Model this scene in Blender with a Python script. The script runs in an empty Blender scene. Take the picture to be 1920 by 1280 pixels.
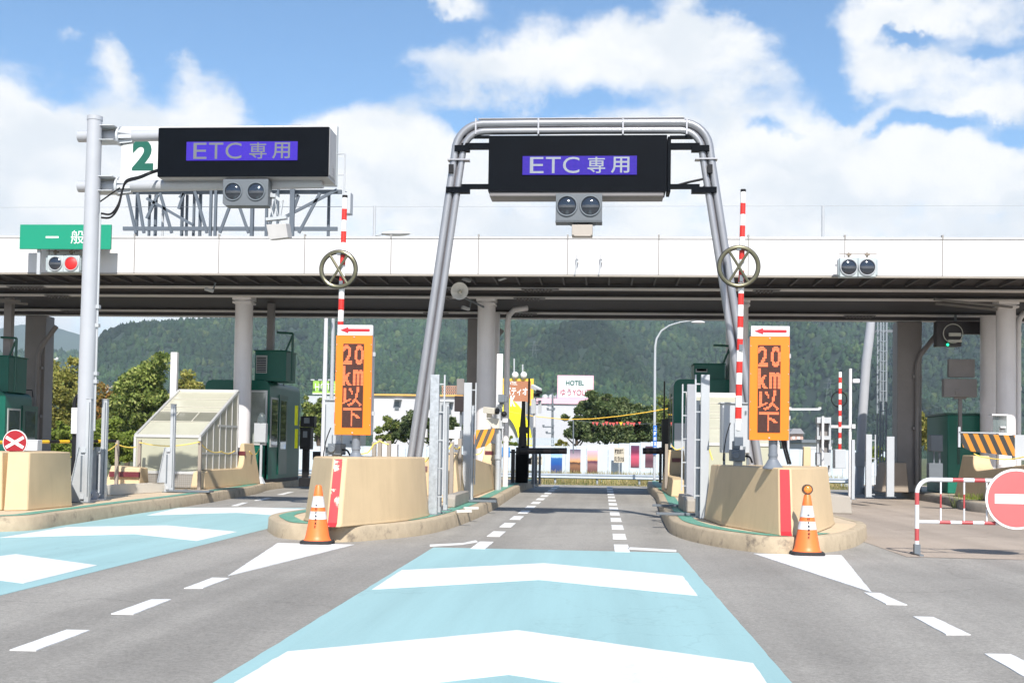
import bpy, bmesh, math, random
import numpy as np
from mathutils import Vector, Matrix, noise as mnoise
PI = math.pi
R = math.radians
S = bpy.context.scene
C = S.collection
rnd = random.Random(7)

# ------------------------------------------------------------------ camera
F, CAMZ, YAW, PITCH, ROLL, SHY = 2200.0, 1.2, math.atan(170/2200), math.atan(80/2200), 0.0155, 121.4/1920
CM = Matrix.Rotation(YAW, 3, 'Z') @ Matrix.Rotation(PI/2+PITCH, 3, 'X') @ Matrix.Rotation(ROLL, 3, 'Z')
cam = bpy.data.objects.new('camera', bpy.data.cameras.new('camera'))
C.objects.link(cam)
cam.matrix_world = Matrix.Translation((0, 0, CAMZ)) @ CM.to_4x4()
cam.data.sensor_width = 36; cam.data.lens = F/1920*36; cam.data.shift_y = SHY
cam.data.clip_end = 20000; cam.data.clip_start = 0.1
S.camera = cam
def ray(x, y):
    return CM @ Vector(((x-960)/F, (640-y)/F + SHY*1920/F, -1))
def W(x, y, Y):                      # where a sight line meets the plane at distance Y
    d = ray(x, y); t = Y/d.y
    return Vector((d.x*t, Y, CAMZ+d.z*t))
def WX(x, Y): return W(x, 850, Y)
def G(x, y, z=0.0):                  # where a sight line meets the level z
    d = ray(x, y); t = (z-CAMZ)/d.z
    return Vector((d.x*t, d.y*t, z))

# ------------------------------------------------------------------ materials
MC = {}
def nt(name):
    m = bpy.data.materials.new(name); m.use_nodes = True
    return m, m.node_tree.nodes, m.node_tree.links, m.node_tree.nodes['Principled BSDF']
def M(name, col, rough=.55, metal=0, var=.08, scale=3.0, bump=0.0, bscale=60, dirt=0.0, dcol=(.12,.09,.06), dscale=1.5, streak=False, spec=.5, coat=0, trans=0, alpha=1, dr=(.5, .75)):
    if name in MC: return MC[name]
    m, n, l, b = nt(name)
    tc = n.new('ShaderNodeTexCoord'); mp = n.new('ShaderNodeMapping'); l.new(tc.outputs['Object'], mp.inputs[0])
    no = n.new('ShaderNodeTexNoise'); no.inputs['Scale'].default_value = scale; no.inputs['Detail'].default_value = 6; no.inputs['Roughness'].default_value = .65
    l.new(mp.outputs[0], no.inputs['Vector'])
    mr = n.new('ShaderNodeMapRange'); mr.inputs['From Min'].default_value = .3; mr.inputs['From Max'].default_value = .7
    mr.inputs['To Min'].default_value = 1-var; mr.inputs['To Max'].default_value = 1+var*.6
    l.new(no.outputs['Fac'], mr.inputs['Value'])
    vm = n.new('ShaderNodeVectorMath'); vm.operation = 'SCALE'; vm.inputs[0].default_value = col
    l.new(mr.outputs[0], vm.inputs['Scale'])
    out = vm.outputs[0]
    if dirt > 0:
        n2 = n.new('ShaderNodeTexNoise'); n2.inputs['Scale'].default_value = dscale; n2.inputs['Detail'].default_value = 8; n2.inputs['Roughness'].default_value = .7
        if streak:
            mp2 = n.new('ShaderNodeMapping'); mp2.inputs['Scale'].default_value = (4, 4, .35); l.new(tc.outputs['Object'], mp2.inputs[0]); l.new(mp2.outputs[0], n2.inputs['Vector'])
        else: l.new(mp.outputs[0], n2.inputs['Vector'])
        m2 = n.new('ShaderNodeMapRange'); m2.inputs['From Min'].default_value = dr[0]; m2.inputs['From Max'].default_value = dr[1]; m2.inputs['To Max'].default_value = dirt
        l.new(n2.outputs['Fac'], m2.inputs['Value'])
        mx = n.new('ShaderNodeMix'); mx.data_type = 'RGBA'; l.new(m2.outputs[0], mx.inputs['Factor']); l.new(out, mx.inputs['A']); mx.inputs['B'].default_value = (*dcol, 1)
        out = mx.outputs['Result']
    l.new(out, b.inputs['Base Color'])
    b.inputs['Roughness'].default_value = rough; b.inputs['Metallic'].default_value = metal; b.inputs['Specular IOR Level'].default_value = spec
    b.inputs['Coat Weight'].default_value = coat
    if trans: b.inputs['Transmission Weight'].default_value = trans
    if alpha < 1: b.inputs['Alpha'].default_value = alpha
    if bump:
        n3 = n.new('ShaderNodeTexNoise'); n3.inputs['Scale'].default_value = bscale; n3.inputs['Detail'].default_value = 4; l.new(mp.outputs[0], n3.inputs['Vector'])
        bp = n.new('ShaderNodeBump'); bp.inputs['Strength'].default_value = bump; bp.inputs['Distance'].default_value = .01
        l.new(n3.outputs['Fac'], bp.inputs['Height']); l.new(bp.outputs[0], b.inputs['Normal'])
    MC[name] = m
    return m
def emis(name, col, strength, base=(.02,.02,.02)):
    if name in MC: return MC[name]
    m, n, l, b = nt(name)
    b.inputs['Base Color'].default_value = (*base, 1); b.inputs['Emission Color'].default_value = (*col, 1); b.inputs['Emission Strength'].default_value = strength
    b.inputs['Roughness'].default_value = .5
    MC[name] = m
    return m
white = M('white_paint', (.60,.60,.61), .45, dirt=.12, dcol=(.35,.32,.28))
fascia_m = M('fascia_panel', (.57,.562,.565), .4, var=.03, scale=.8, dirt=.22, dcol=(.45,.42,.4), streak=True)
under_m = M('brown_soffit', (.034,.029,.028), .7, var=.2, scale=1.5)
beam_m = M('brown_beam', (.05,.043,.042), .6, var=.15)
flange_m = M('beam_flange', (.60,.58,.57), .5, var=.1)
col_m = M('column_paint', (.70,.675,.68), .35, var=.05, dirt=.12, dcol=(.22,.19,.17), streak=True)
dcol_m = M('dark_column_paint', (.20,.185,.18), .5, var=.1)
mast_m = M('mast_paint', (.385,.40,.43), .35, var=.05, dirt=.15, dcol=(.3,.27,.24), streak=True)
steel = M('painted_steel', (.44,.46,.48), .4, metal=.2, var=.1, dirt=.2, dcol=(.3,.27,.25))
arch_m = M('arch_steel', (.31,.315,.335), .32, metal=.45, var=.08, scale=2)
galv = M('galvanised_steel', (.42,.45,.48), .45, metal=.4, var=.3, scale=14, dirt=.3, dcol=(.3,.33,.33), dscale=25)
truss_m = M('truss_paint', (.085,.105,.13), .5, var=.1)
black = M('black_cabinet', (.0022,.0035,.006), .5, var=.2, spec=.06)
blackp = M('black_plastic', (.014,.014,.016), .5, var=.2, spec=.2)
rubber = M('rubber', (.02,.02,.022), .8, bump=.3)
greyp = M('grey_paint', (.40,.42,.44), .45, var=.06, dirt=.15, dcol=(.25,.24,.22))
dgrey = M('dark_grey_paint', (.13,.15,.17), .5, var=.1)
lens_m = M('dark_lens', (.02,.025,.035), .08, var=.3, coat=1)
green = M('booth_green', (.003,.092,.064), .4, var=.1, spec=.3, dirt=.12, dcol=(.03,.09,.07))
greendk = M('booth_green_dark', (.003,.065,.045), .35, var=.1)
signgreen = M('sign_green', (0,.235,.135), .4, var=.03)
numgreen = M('numeral_green', (0,.085,.055), .4, var=.03)
orange = M('sign_orange', (.80,.185,.004), .4, var=.03, scale=1)
red = M('red_paint', (.62,.025,.018), .4, var=.08)
dred = M('arrow_red', (.42,.01,.02), .4, var=.05)
worn_red = M('worn_red_paint', (.40,.022,.03), .5, var=.1, dirt=1.0, dcol=(.62,.55,.44), dscale=4.5, dr=(.575, .60))
stripe_red = M('fresh_red_paint', (.42,.022,.03), .45, var=.06)
boomw = M('boom_white', (.75,.74,.72), .4, var=.05)
coneo = M('cone_orange', (.85,.17,.035), .45, var=.08, dirt=.15, dcol=(.3,.12,.06))
yel = M('yellow_plastic', (.8,.48,.02), .5)
byel = M('bright_yellow', (.75,.78,0), .5)
conc = M('tan_concrete', (.545,.41,.245), .7, var=.07, scale=2, bump=.35, bscale=90, dirt=.22, dcol=(.30,.21,.13), streak=True)
conc2 = M('grey_concrete', (.32,.29,.25), .8, var=.15, bump=.4, dirt=.3, dcol=(.14,.12,.10))
kerb_m = M('kerb_concrete', (.42,.34,.235), .8, var=.15, scale=6, bump=.4, dirt=.8, dcol=(.10,.08,.065), dscale=3.4, dr=(.55, .68))
kerbg_m = M('kerb_grey', (.27,.24,.2), .8, var=.15, scale=6, bump=.4, dirt=.6, dcol=(.10,.09,.08), dscale=2.6)
top_m = M('island_top', (.56,.44,.30), .75, var=.1, scale=5, bump=.3, dirt=.35, dcol=(.32,.26,.19), dscale=2)
gstripe = M('worn_green_paint', (.10,.30,.22), .6, var=.2, scale=8, dirt=.6, dcol=(.32,.36,.29), dscale=5)
glass = M('dark_glass', (.02,.03,.03), .05, var=0, coat=1)
frost = M('frosted_panel', (.46,.45,.36), .25, var=.06, scale=1.5, dirt=.25, dcol=(.25,.25,.18), dscale=1.2)
frostd = M('clear_panel', (.20,.20,.16), .12, var=.2, scale=1)
alum = M('aluminium_frame', (.55,.55,.54), .35, metal=.3, var=.05)
bronze = M('bronze_ring', (.16,.15,.095), .3, metal=.5, var=.15, scale=8)
bronzed = M('ring_dark_edge', (.02,.02,.018), .5)
cream = M('cream_wall', (.55,.52,.44), .6, var=.05)
bark = M('bark', (.10,.075,.055), .9, var=.3, bump=.6)

def foliage(name, cols, rough=.55):
    m, n, l, b = nt(name)
    g = n.new('ShaderNodeNewGeometry'); cr = n.new('ShaderNodeValToRGB')
    e = cr.color_ramp.elements
    while len(e) < len(cols): e.new(.5)
    for i, c in enumerate(cols): e[i].position = i/(len(cols)-1); e[i].color = (*c, 1)
    l.new(g.outputs['Random Per Island'], cr.inputs[0])
    tc = n.new('ShaderNodeTexCoord'); no = n.new('ShaderNodeTexNoise'); no.inputs['Scale'].default_value = .45; no.inputs['Detail'].default_value = 5
    l.new(tc.outputs['Object'], no.inputs['Vector'])
    mr = n.new('ShaderNodeMapRange'); mr.inputs['From Min'].default_value = .3; mr.inputs['From Max'].default_value = .7; mr.inputs['To Min'].default_value = .7; mr.inputs['To Max'].default_value = 1.25
    l.new(no.outputs['Fac'], mr.inputs['Value'])
    vm = n.new('ShaderNodeVectorMath'); vm.operation = 'SCALE'; l.new(cr.outputs[0], vm.inputs[0]); l.new(mr.outputs[0], vm.inputs['Scale'])
    l.new(vm.outputs[0], b.inputs['Base Color']); b.inputs['Roughness'].default_value = rough; b.inputs['Specular IOR Level'].default_value = .25
    tr = n.new('ShaderNodeBsdfTranslucent'); l.new(vm.outputs[0], tr.inputs['Color'])
    ms = n.new('ShaderNodeMixShader'); ms.inputs[0].default_value = .38
    l.new(b.outputs[0], ms.inputs[1]); l.new(tr.outputs[0], ms.inputs[2]); l.new(ms.outputs[0], n['Material Output'].inputs['Surface'])
    return m

# ------------------------------------------------------------------ mesh builder
class MB:
    def __init__(s): s.v, s.f, s.m = [], [], []
    def add(s, vs, fs, m=0):
        k = len(s.v); s.v += [tuple(p) for p in vs]
        for f in fs: s.f.append([i+k for i in f]); s.m.append(m)
        return s
    def box(s, x0, x1, y0, y1, z0, z1, m=0):
        vs = [(x, y, z) for z in (z0, z1) for y in (y0, y1) for x in (x0, x1)]
        return s.add(vs, [(0,2,3,1), (4,5,7,6), (0,1,5,4), (2,6,7,3), (0,4,6,2), (1,3,7,5)], m)
    def px(s, x0, y0, x1, y1, Y, d, m=0):           # a box whose front is at distance Y and that is d deep
        a = W(x0, (y0+y1)/2, Y).x; b = W(x1, (y0+y1)/2, Y).x
        t = W((x0+x1)/2, y0, Y).z; u = W((x0+x1)/2, y1, Y).z
        return s.box(a, b, Y, Y+d, u, t, m)
    def obox(s, a, b, w, h, m=0):                   # a bar from a to b, w wide and h high
        a, b = Vector(a), Vector(b); d = (b-a).normalized()
        u = d.cross(Vector((0,0,1)))
        if u.length < 1e-3: u = Vector((1,0,0))
        u.normalize(); v = u.cross(d)
        vs = [p+u*(i*w/2)+v*(j*h/2) for p in (a, b) for i, j in ((-1,-1),(1,-1),(1,1),(-1,1))]
        return s.add(vs, [(0,1,2,3), (7,6,5,4), (0,4,5,1), (1,5,6,2), (2,6,7,3), (3,7,4,0)], m)
    def cyl(s, a, b, r, r2=None, n=16, m=0):
        return s.path([a, b], [r, r if r2 is None else r2], n, m)
    def path(s, pts, r, n=8, m=0, cap=True, mf=None):
        pts = [Vector(p) for p in pts]
        rs = r if isinstance(r, (list, tuple)) else [r]*len(pts)
        k = len(s.v); up = None
        for i, p in enumerate(pts):
            d = (pts[min(i+1, len(pts)-1)]-pts[max(i-1, 0)]).normalized()
            if up is None:
                up = Vector((0,0,1)) if abs(d.z) < .9 else Vector((0,1,0))
            u = d.cross(up).normalized(); w = u.cross(d).normalized(); up = w
            for j in range(n):
                a = 2*PI*j/n; s.v.append(tuple(p+(u*math.cos(a)+w*math.sin(a))*rs[i]))
        for i in range(len(pts)-1):
            for j in range(n):
                q = (j+1) % n
                s.f.append([k+i*n+j, k+i*n+q, k+(i+1)*n+q, k+(i+1)*n+j]); s.m.append(mf(i) if mf else m)
        if cap:
            s.f.append([k+j for j in range(n)][::-1]); s.m.append(mf(0) if mf else m)
            s.f.append([k+(len(pts)-1)*n+j for j in range(n)]); s.m.append(mf(len(pts)-2) if mf else m)
        return s
    def cable(s, pts, r, n=8):
        pts = [Vector(p) for p in pts]; out = []
        for i in range(len(pts)-1):
            p0, p1, p2, p3 = pts[max(i-1, 0)], pts[i], pts[i+1], pts[min(i+2, len(pts)-1)]
            for k in range(6):
                t = k/6; out.append(.5*((2*p1)+(p2-p0)*t+(2*p0-5*p1+4*p2-p3)*t*t+(3*p1-p0-3*p2+p3)*t**3))
        out.append(pts[-1]); return s.path(out, r, n)
    def prism(s, poly, ax, a0, a1, m=0):            # poly in the plane across ax
        def P(p, a):
            return (a, p[0], p[1]) if ax == 'x' else ((p[0], a, p[1]) if ax == 'y' else (p[0], p[1], a))
        n = len(poly)
        return s.add([P(p, a0) for p in poly]+[P(p, a1) for p in poly],
                     [list(range(n))[::-1], list(range(n, 2*n))]+[(i, (i+1) % n, n+(i+1) % n, n+i) for i in range(n)], m)
    def loft(s, rings, m=0, cap=True):
        n = len(rings[0]); vs = [p for r in rings for p in r]; fs = []
        for i in range(len(rings)-1):
            for j in range(n): fs.append((i*n+j, i*n+(j+1) % n, (i+1)*n+(j+1) % n, (i+1)*n+j))
        if cap: fs += [list(range(n))[::-1], list(range((len(rings)-1)*n, len(rings)*n))]
        return s.add(vs, fs, m)
    def lathe(s, c, prof, n=24, m=0):
        c = Vector(c)
        return s.loft([[c+Vector((r*math.cos(2*PI*j/n), r*math.sin(2*PI*j/n), z)) for j in range(n)] for r, z in prof], m)
    def ball(s, c, r, n=12, m=0, sc=(1,1,1)):
        c = Vector(c)
        return s.loft([[c+Vector((r*sc[0]*math.sin(PI*i/n+1e-3)*math.cos(2*PI*j/(2*n)), r*sc[1]*math.sin(PI*i/n+1e-3)*math.sin(2*PI*j/(2*n)), -r*sc[2]*math.cos(PI*i/n))) for j in range(2*n)] for i in range(n+1)], m)
    def disc(s, c, r, d, n=28, m=0, r2=None):       # a disc facing the traffic (-Y)
        return s.cyl((c[0], c[1], c[2]), (c[0], c[1]+d, c[2]), r, r2, n, m)
    def ring(s, c, r, t, n=40, k=8, m=0, arc=(0, 2*PI)):   # a torus facing -Y
        full = abs(arc[1]-arc[0]-2*PI) < 1e-6; N = n if full else n+1; b = len(s.v)
        for i in range(N):
            a = arc[0]+(arc[1]-arc[0])*i/n
            for j in range(k):
                e = 2*PI*j/k; rr = r+t*math.cos(e)
                s.v.append((c[0]+rr*math.cos(a), c[1]+t*math.sin(e), c[2]+rr*math.sin(a)))
        for i in range(n):
            i2 = (i+1) % N
            for j in range(k):
                q = (j+1) % k; s.f.append([b+i*k+j, b+i2*k+j, b+i2*k+q, b+i*k+q]); s.m.append(m)
        return s
    def poly(s, pts, m=0): return s.add(pts, [list(range(len(pts)))], m)
    def build(s, name, mats, parent=None, bevel=0, smooth=35, recalc=True):
        if not isinstance(mats, (list, tuple)): mats = [mats]
        off = Vector(parent_loc(parent)) if parent else Vector((0,0,0))
        if not parent and s.v:                      # a thing that is one mesh gets its origin at its base
            a = np.array(s.v); off = Vector(((a[:,0].min()+a[:,0].max())/2, (a[:,1].min()+a[:,1].max())/2, a[:,2].min()))
        me = bpy.data.meshes.new(name)
        me.from_pydata([(p[0]-off.x, p[1]-off.y, p[2]-off.z) for p in s.v], [], s.f)
        for x in mats: me.materials.append(x)
        me.polygons.foreach_set('material_index', s.m)
        if recalc:
            bm = bmesh.new(); bm.from_mesh(me); bmesh.ops.recalc_face_normals(bm, faces=bm.faces); bm.to_mesh(me); bm.free()
        if smooth:
            me.polygons.foreach_set('use_smooth', [True]*len(me.polygons)); me.set_sharp_from_angle(angle=R(smooth))
        me.update()
        o = bpy.data.objects.new(name, me); C.objects.link(o)
        if parent: o.parent = parent
        else: o.location = off
        if bevel:
            b = o.modifiers.new('bevel', 'BEVEL'); b.width = bevel; b.segments = 2; b.limit_method = 'ANGLE'; b.angle_limit = R(40)
        return o
def parent_loc(p):
    v = Vector((0,0,0))
    while p: v += p.location; p = p.parent
    return v
def tag(o, label=None, cat=None, group=None, kind=None):
    if label: o['label'] = label
    if cat: o['category'] = cat
    if group: o['group'] = group
    if kind: o['kind'] = kind
    return o
def thing(name, label, cat, loc, group=None):
    o = bpy.data.objects.new(name, None); C.objects.link(o); o.location = loc; o.empty_display_size = .2
    return tag(o, label, cat, group)
def copy_tree(o, parent=None):
    c = o.copy(); C.objects.link(c); c.parent = parent
    for ch in list(o.children): copy_tree(ch, c)
    return c
def dup(o, loc, label, group=None):
    c = copy_tree(o); c.location = loc; c['label'] = label
    if group: c['group'] = group
    return c

# ------------------------------------------------------------------ lettering
def glyphs(body, bold=0.0, space=1.0):
    cu = bpy.data.curves.new('lettering', 'FONT'); cu.body = body; cu.offset = bold; cu.resolution_u = 4; cu.space_character = space
    o = bpy.data.objects.new('lettering', cu); C.objects.link(o)
    dg = bpy.context.evaluated_depsgraph_get(); e = o.evaluated_get(dg); me = e.to_mesh()
    vs = [(v.co.x, v.co.y) for v in me.vertices]; fs = [list(p.vertices) for p in me.polygons]
    e.to_mesh_clear(); bpy.data.objects.remove(o); bpy.data.curves.remove(cu)
    return vs, fs
def text(parent, name, body, x0, x1, z0, z1, Y, mat, bold=.0, space=1.0, keep=False, th=.004, rise=0):
    vs, fs = glyphs(body, bold, space)
    ax = min(v[0] for v in vs); bx = max(v[0] for v in vs); az = min(v[1] for v in vs); bz = max(v[1] for v in vs)
    sx, sz = (x1-x0)/(bx-ax), (z1-z0)/(bz-az)
    if keep: sx = sz = min(sx, sz)
    cx, cz = (x0+x1)/2, (z0+z1)/2
    P = [(cx+(v[0]-(ax+bx)/2)*sx, Y-th, cz+(v[1]-(az+bz)/2)*sz) for v in vs]
    b = MB(); b.add(P, fs); return b.build(name, mat, parent, smooth=0, recalc=False)
def led(body, cols, rows, bold=.01, box=None):      # which lamps of a cols x rows matrix are lit
    vs, fs = glyphs(body, bold)
    ax = min(v[0] for v in vs); bx = max(v[0] for v in vs); az = min(v[1] for v in vs); bz = max(v[1] for v in vs)
    tris = []
    for f in fs:
        for i in range(1, len(f)-1): tris.append((vs[f[0]], vs[f[i]], vs[f[i+1]]))
    T = np.array(tris); lit = []
    for r in range(rows):
        for c in range(cols):
            x = ax+(c+.5)/cols*(bx-ax); z = bz-(r+.5)/rows*(bz-az)
            d = []
            for k in range(3):
                a, b2 = T[:, k], T[:, (k+1) % 3]
                d.append((b2[:,0]-a[:,0])*(z-a[:,1])-(b2[:,1]-a[:,1])*(x-a[:,0]))
            d = np.array(d)
            if ((d >= 0).all(0) | (d <= 0).all(0)).any(): lit.append((c, r))
    return lit

# ------------------------------------------------------------------ sky, sun
SUN = Vector((.17, -1, .93)).normalized()            # towards the sun
SEL = math.asin(SUN.z); SAZ = math.atan2(SUN.x, SUN.y)
sun = bpy.data.objects.new('sun', bpy.data.lights.new('sun', 'SUN')); C.objects.link(sun)
sun.data.energy = 4.4; sun.data.angle = R(.53); sun.data.color = (1, .95, .88)
sun.rotation_euler = (-SUN).to_track_quat('-Z', 'Y').to_euler()
wd = bpy.data.worlds.new('World'); S.world = wd; wd.use_nodes = True
n, l = wd.node_tree.nodes, wd.node_tree.links
bg = n['Background']
sk = n.new('ShaderNodeTexSky'); sk.sky_type = 'NISHITA'; sk.sun_disc = False; sk.sun_elevation = SEL; sk.sun_rotation = SAZ
sk.air_density = 1.0; sk.dust_density = .3; sk.ozone_density = 3.0; sk.altitude = 700
def math_(op, a, b=None, c=None):
    q = n.new('ShaderNodeMath'); q.operation = op
    for i, x in enumerate((a, b, c)):
        if x is None: continue
        if isinstance(x, (int, float)): q.inputs[i].default_value = x
        else: l.new(x, q.inputs[i])
    return q.outputs[0]
tc = n.new('ShaderNodeTexCoord'); sep = n.new('ShaderNodeSeparateXYZ'); l.new(tc.outputs['Generated'], sep.inputs[0])
az = math_('ARCTAN2', sep.outputs[0], sep.outputs[1])
el = math_('ARCSINE', sep.outputs[2])
cmb = n.new('ShaderNodeCombineXYZ'); l.new(az, cmb.inputs[0]); l.new(el, cmb.inputs[1])
def ae(x, y):
    d = ray(x, y).normalized(); return math.atan2(d.x, d.y), math.asin(d.z)
# domain warp for ragged outlines
nw = n.new('ShaderNodeTexNoise'); nw.inputs['Scale'].default_value = 14; nw.inputs['Detail'].default_value = 7; nw.inputs['Roughness'].default_value = .6
l.new(cmb.outputs[0], nw.inputs['Vector'])
vs_ = n.new('ShaderNodeVectorMath'); vs_.operation = 'SUBTRACT'; l.new(nw.outputs['Color'], vs_.inputs[0]); vs_.inputs[1].default_value = (.5,.5,.5)
vsc = n.new('ShaderNodeVectorMath'); vsc.operation = 'SCALE'; l.new(vs_.outputs[0], vsc.inputs[0]); vsc.inputs['Scale'].default_value = .07
va = n.new('ShaderNodeVectorMath'); va.operation = 'ADD'; l.new(cmb.outputs[0], va.inputs[0]); l.new(vsc.outputs[0], va.inputs[1])
warped = va.outputs[0]
def blob(x, y, rx, ry, w):
    a, e = ae(x, y)
    q = n.new('ShaderNodeVectorMath'); q.operation = 'SUBTRACT'; l.new(warped, q.inputs[0]); q.inputs[1].default_value = (a, e, 0)
    s = n.new('ShaderNodeVectorMath'); s.operation = 'MULTIPLY'; l.new(q.outputs[0], s.inputs[0]); s.inputs[1].default_value = (F/rx, F/ry, 0)
    k = n.new('ShaderNodeVectorMath'); k.operation = 'DOT_PRODUCT'; l.new(s.outputs[0], k.inputs[0]); l.new(s.outputs[0], k.inputs[1])
    g = math_('EXPONENT', math_('MULTIPLY', k.outputs['Value'], -1.2))
    return math_('MULTIPLY', g, w)
# coverage: cloud near the horizon, open blue higher up, then the banks and gaps of this sky
mrc = n.new('ShaderNodeMapRange'); l.new(el, mrc.inputs['Value'])
mrc.inputs['From Min'].default_value = ae(960, 330)[1]; mrc.inputs['From Max'].default_value = ae(960, 170)[1]; mrc.inputs['To Min'].default_value = .8; mrc.inputs['To Max'].default_value = -.12
cov = mrc.outputs[0]
for b_ in [(40,300,170,110,.9),(-60,190,110,70,.7),(400,190,80,80,.8),(350,120,38,40,.5),(220,105,35,45,.75),(145,70,24,18,.6),(245,150,26,30,.4),(300,240,130,50,.5),
           (640,240,100,45,.6),(760,240,140,60,.5),(880,120,150,62,.8),(1080,110,230,75,.85),(1290,100,180,80,.8),(1420,120,80,60,.4),(770,100,60,36,.5),(830,5,80,18,.9),(1230,40,120,40,.4),
           (1660,130,115,100,.72),(1800,20,260,36,.8),(1680,30,100,40,.4),(1850,200,90,38,.75),(1820,120,160,40,.45),(1550,250,130,70,.5),(1750,300,200,60,.8),(1250,250,260,60,.6),
           (530,150,60,70,-.7),(600,130,120,60,-.5),(1550,110,42,100,-.75),(1480,20,70,40,-.5),(1600,195,90,20,-.7),(1715,62,50,18,-1.1),(1900,255,60,40,-1.2),(1770,235,80,18,-.9),(1850,90,60,16,-.5),
           (870,215,60,22,-.7),(1080,212,150,20,-.45),(1640,245,70,20,-.8),(1450,232,50,16,-.6),(640,60,300,60,-.5),(250,30,330,50,-.4),(1400,5,90,22,-.5),(110,185,60,30,-.5),(470,225,26,30,-.3)]:
    cov = math_('ADD', cov, blob(*b_))
nf = n.new('ShaderNodeTexNoise'); nf.inputs['Scale'].default_value = 10; nf.inputs['Detail'].default_value = 12; nf.inputs['Roughness'].default_value = .62
mpn = n.new('ShaderNodeMapping'); mpn.inputs['Scale'].default_value = (1, 1.5, 1); l.new(cmb.outputs[0], mpn.inputs[0]); l.new(mpn.outputs[0], nf.inputs['Vector'])
cov = math_('ADD', cov, math_('MULTIPLY', math_('SUBTRACT', nf.outputs['Fac'], .5), 2.0))
dens = n.new('ShaderNodeMapRange'); dens.interpolation_type = 'SMOOTHSTEP'; l.new(cov, dens.inputs['Value'])
dens.inputs['From Min'].default_value = .02; dens.inputs['From Max'].default_value = .86
# cloud body: bright billows, blue-grey folds
nb = n.new('ShaderNodeTexNoise'); nb.inputs['Scale'].default_value = 9; nb.inputs['Detail'].default_value = 8; nb.inputs['Roughness'].default_value = .55
mpb = n.new('ShaderNodeMapping'); mpb.inputs['Scale'].default_value = (1, 1.9, 1); mpb.inputs['Location'].default_value = (3.1, 1.7, 0); l.new(warped, mpb.inputs[0]); l.new(mpb.outputs[0], nb.inputs['Vector'])
sh = n.new('ShaderNodeMapRange'); sh.interpolation_type = 'SMOOTHSTEP'; l.new(nb.outputs['Fac'], sh.inputs['Value']); sh.inputs['From Min'].default_value = .33; sh.inputs['From Max'].default_value = .6
cc = n.new('ShaderNodeMix'); cc.data_type = 'RGBA'; l.new(sh.outputs[0], cc.inputs['Factor'])
CLD = 6.0
cc.inputs['A'].default_value = (CLD*.86, CLD*.905, CLD*.955, 1); cc.inputs['B'].default_value = (CLD*1.06, CLD*1.06, CLD*1.06, 1)
# clouds near the sun, out of view, brightened to add fill under the canopy
dp = n.new('ShaderNodeVectorMath'); dp.operation = 'DOT_PRODUCT'; l.new(tc.outputs['Generated'], dp.inputs[0]); dp.inputs[1].default_value = SUN
gl_ = math_('MULTIPLY_ADD', math_('POWER', math_('MAXIMUM', dp.outputs['Value'], 0.0), 2.0), 1.7, 1.0)
ccs = n.new('ShaderNodeVectorMath'); ccs.operation = 'SCALE'; l.new(cc.outputs['Result'], ccs.inputs[0]); l.new(gl_, ccs.inputs['Scale'])
mxs = n.new('ShaderNodeMix'); mxs.data_type = 'RGBA'; l.new(dens.outputs[0], mxs.inputs['Factor'])
skb = n.new('ShaderNodeVectorMath'); skb.operation = 'MULTIPLY'; l.new(sk.outputs[0], skb.inputs[0]); skb.inputs[1].default_value = (.86,1.0,1.04)
l.new(skb.outputs[0], mxs.inputs['A']); l.new(ccs.outputs[0], mxs.inputs['B'])
l.new(mxs.outputs['Result'], bg.inputs['Color']); bg.inputs['Strength'].default_value = .10
S.view_settings.view_transform = 'Standard'; S.view_settings.look = 'None'; S.view_settings.exposure = .76; S.view_settings.gamma = 1

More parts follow.
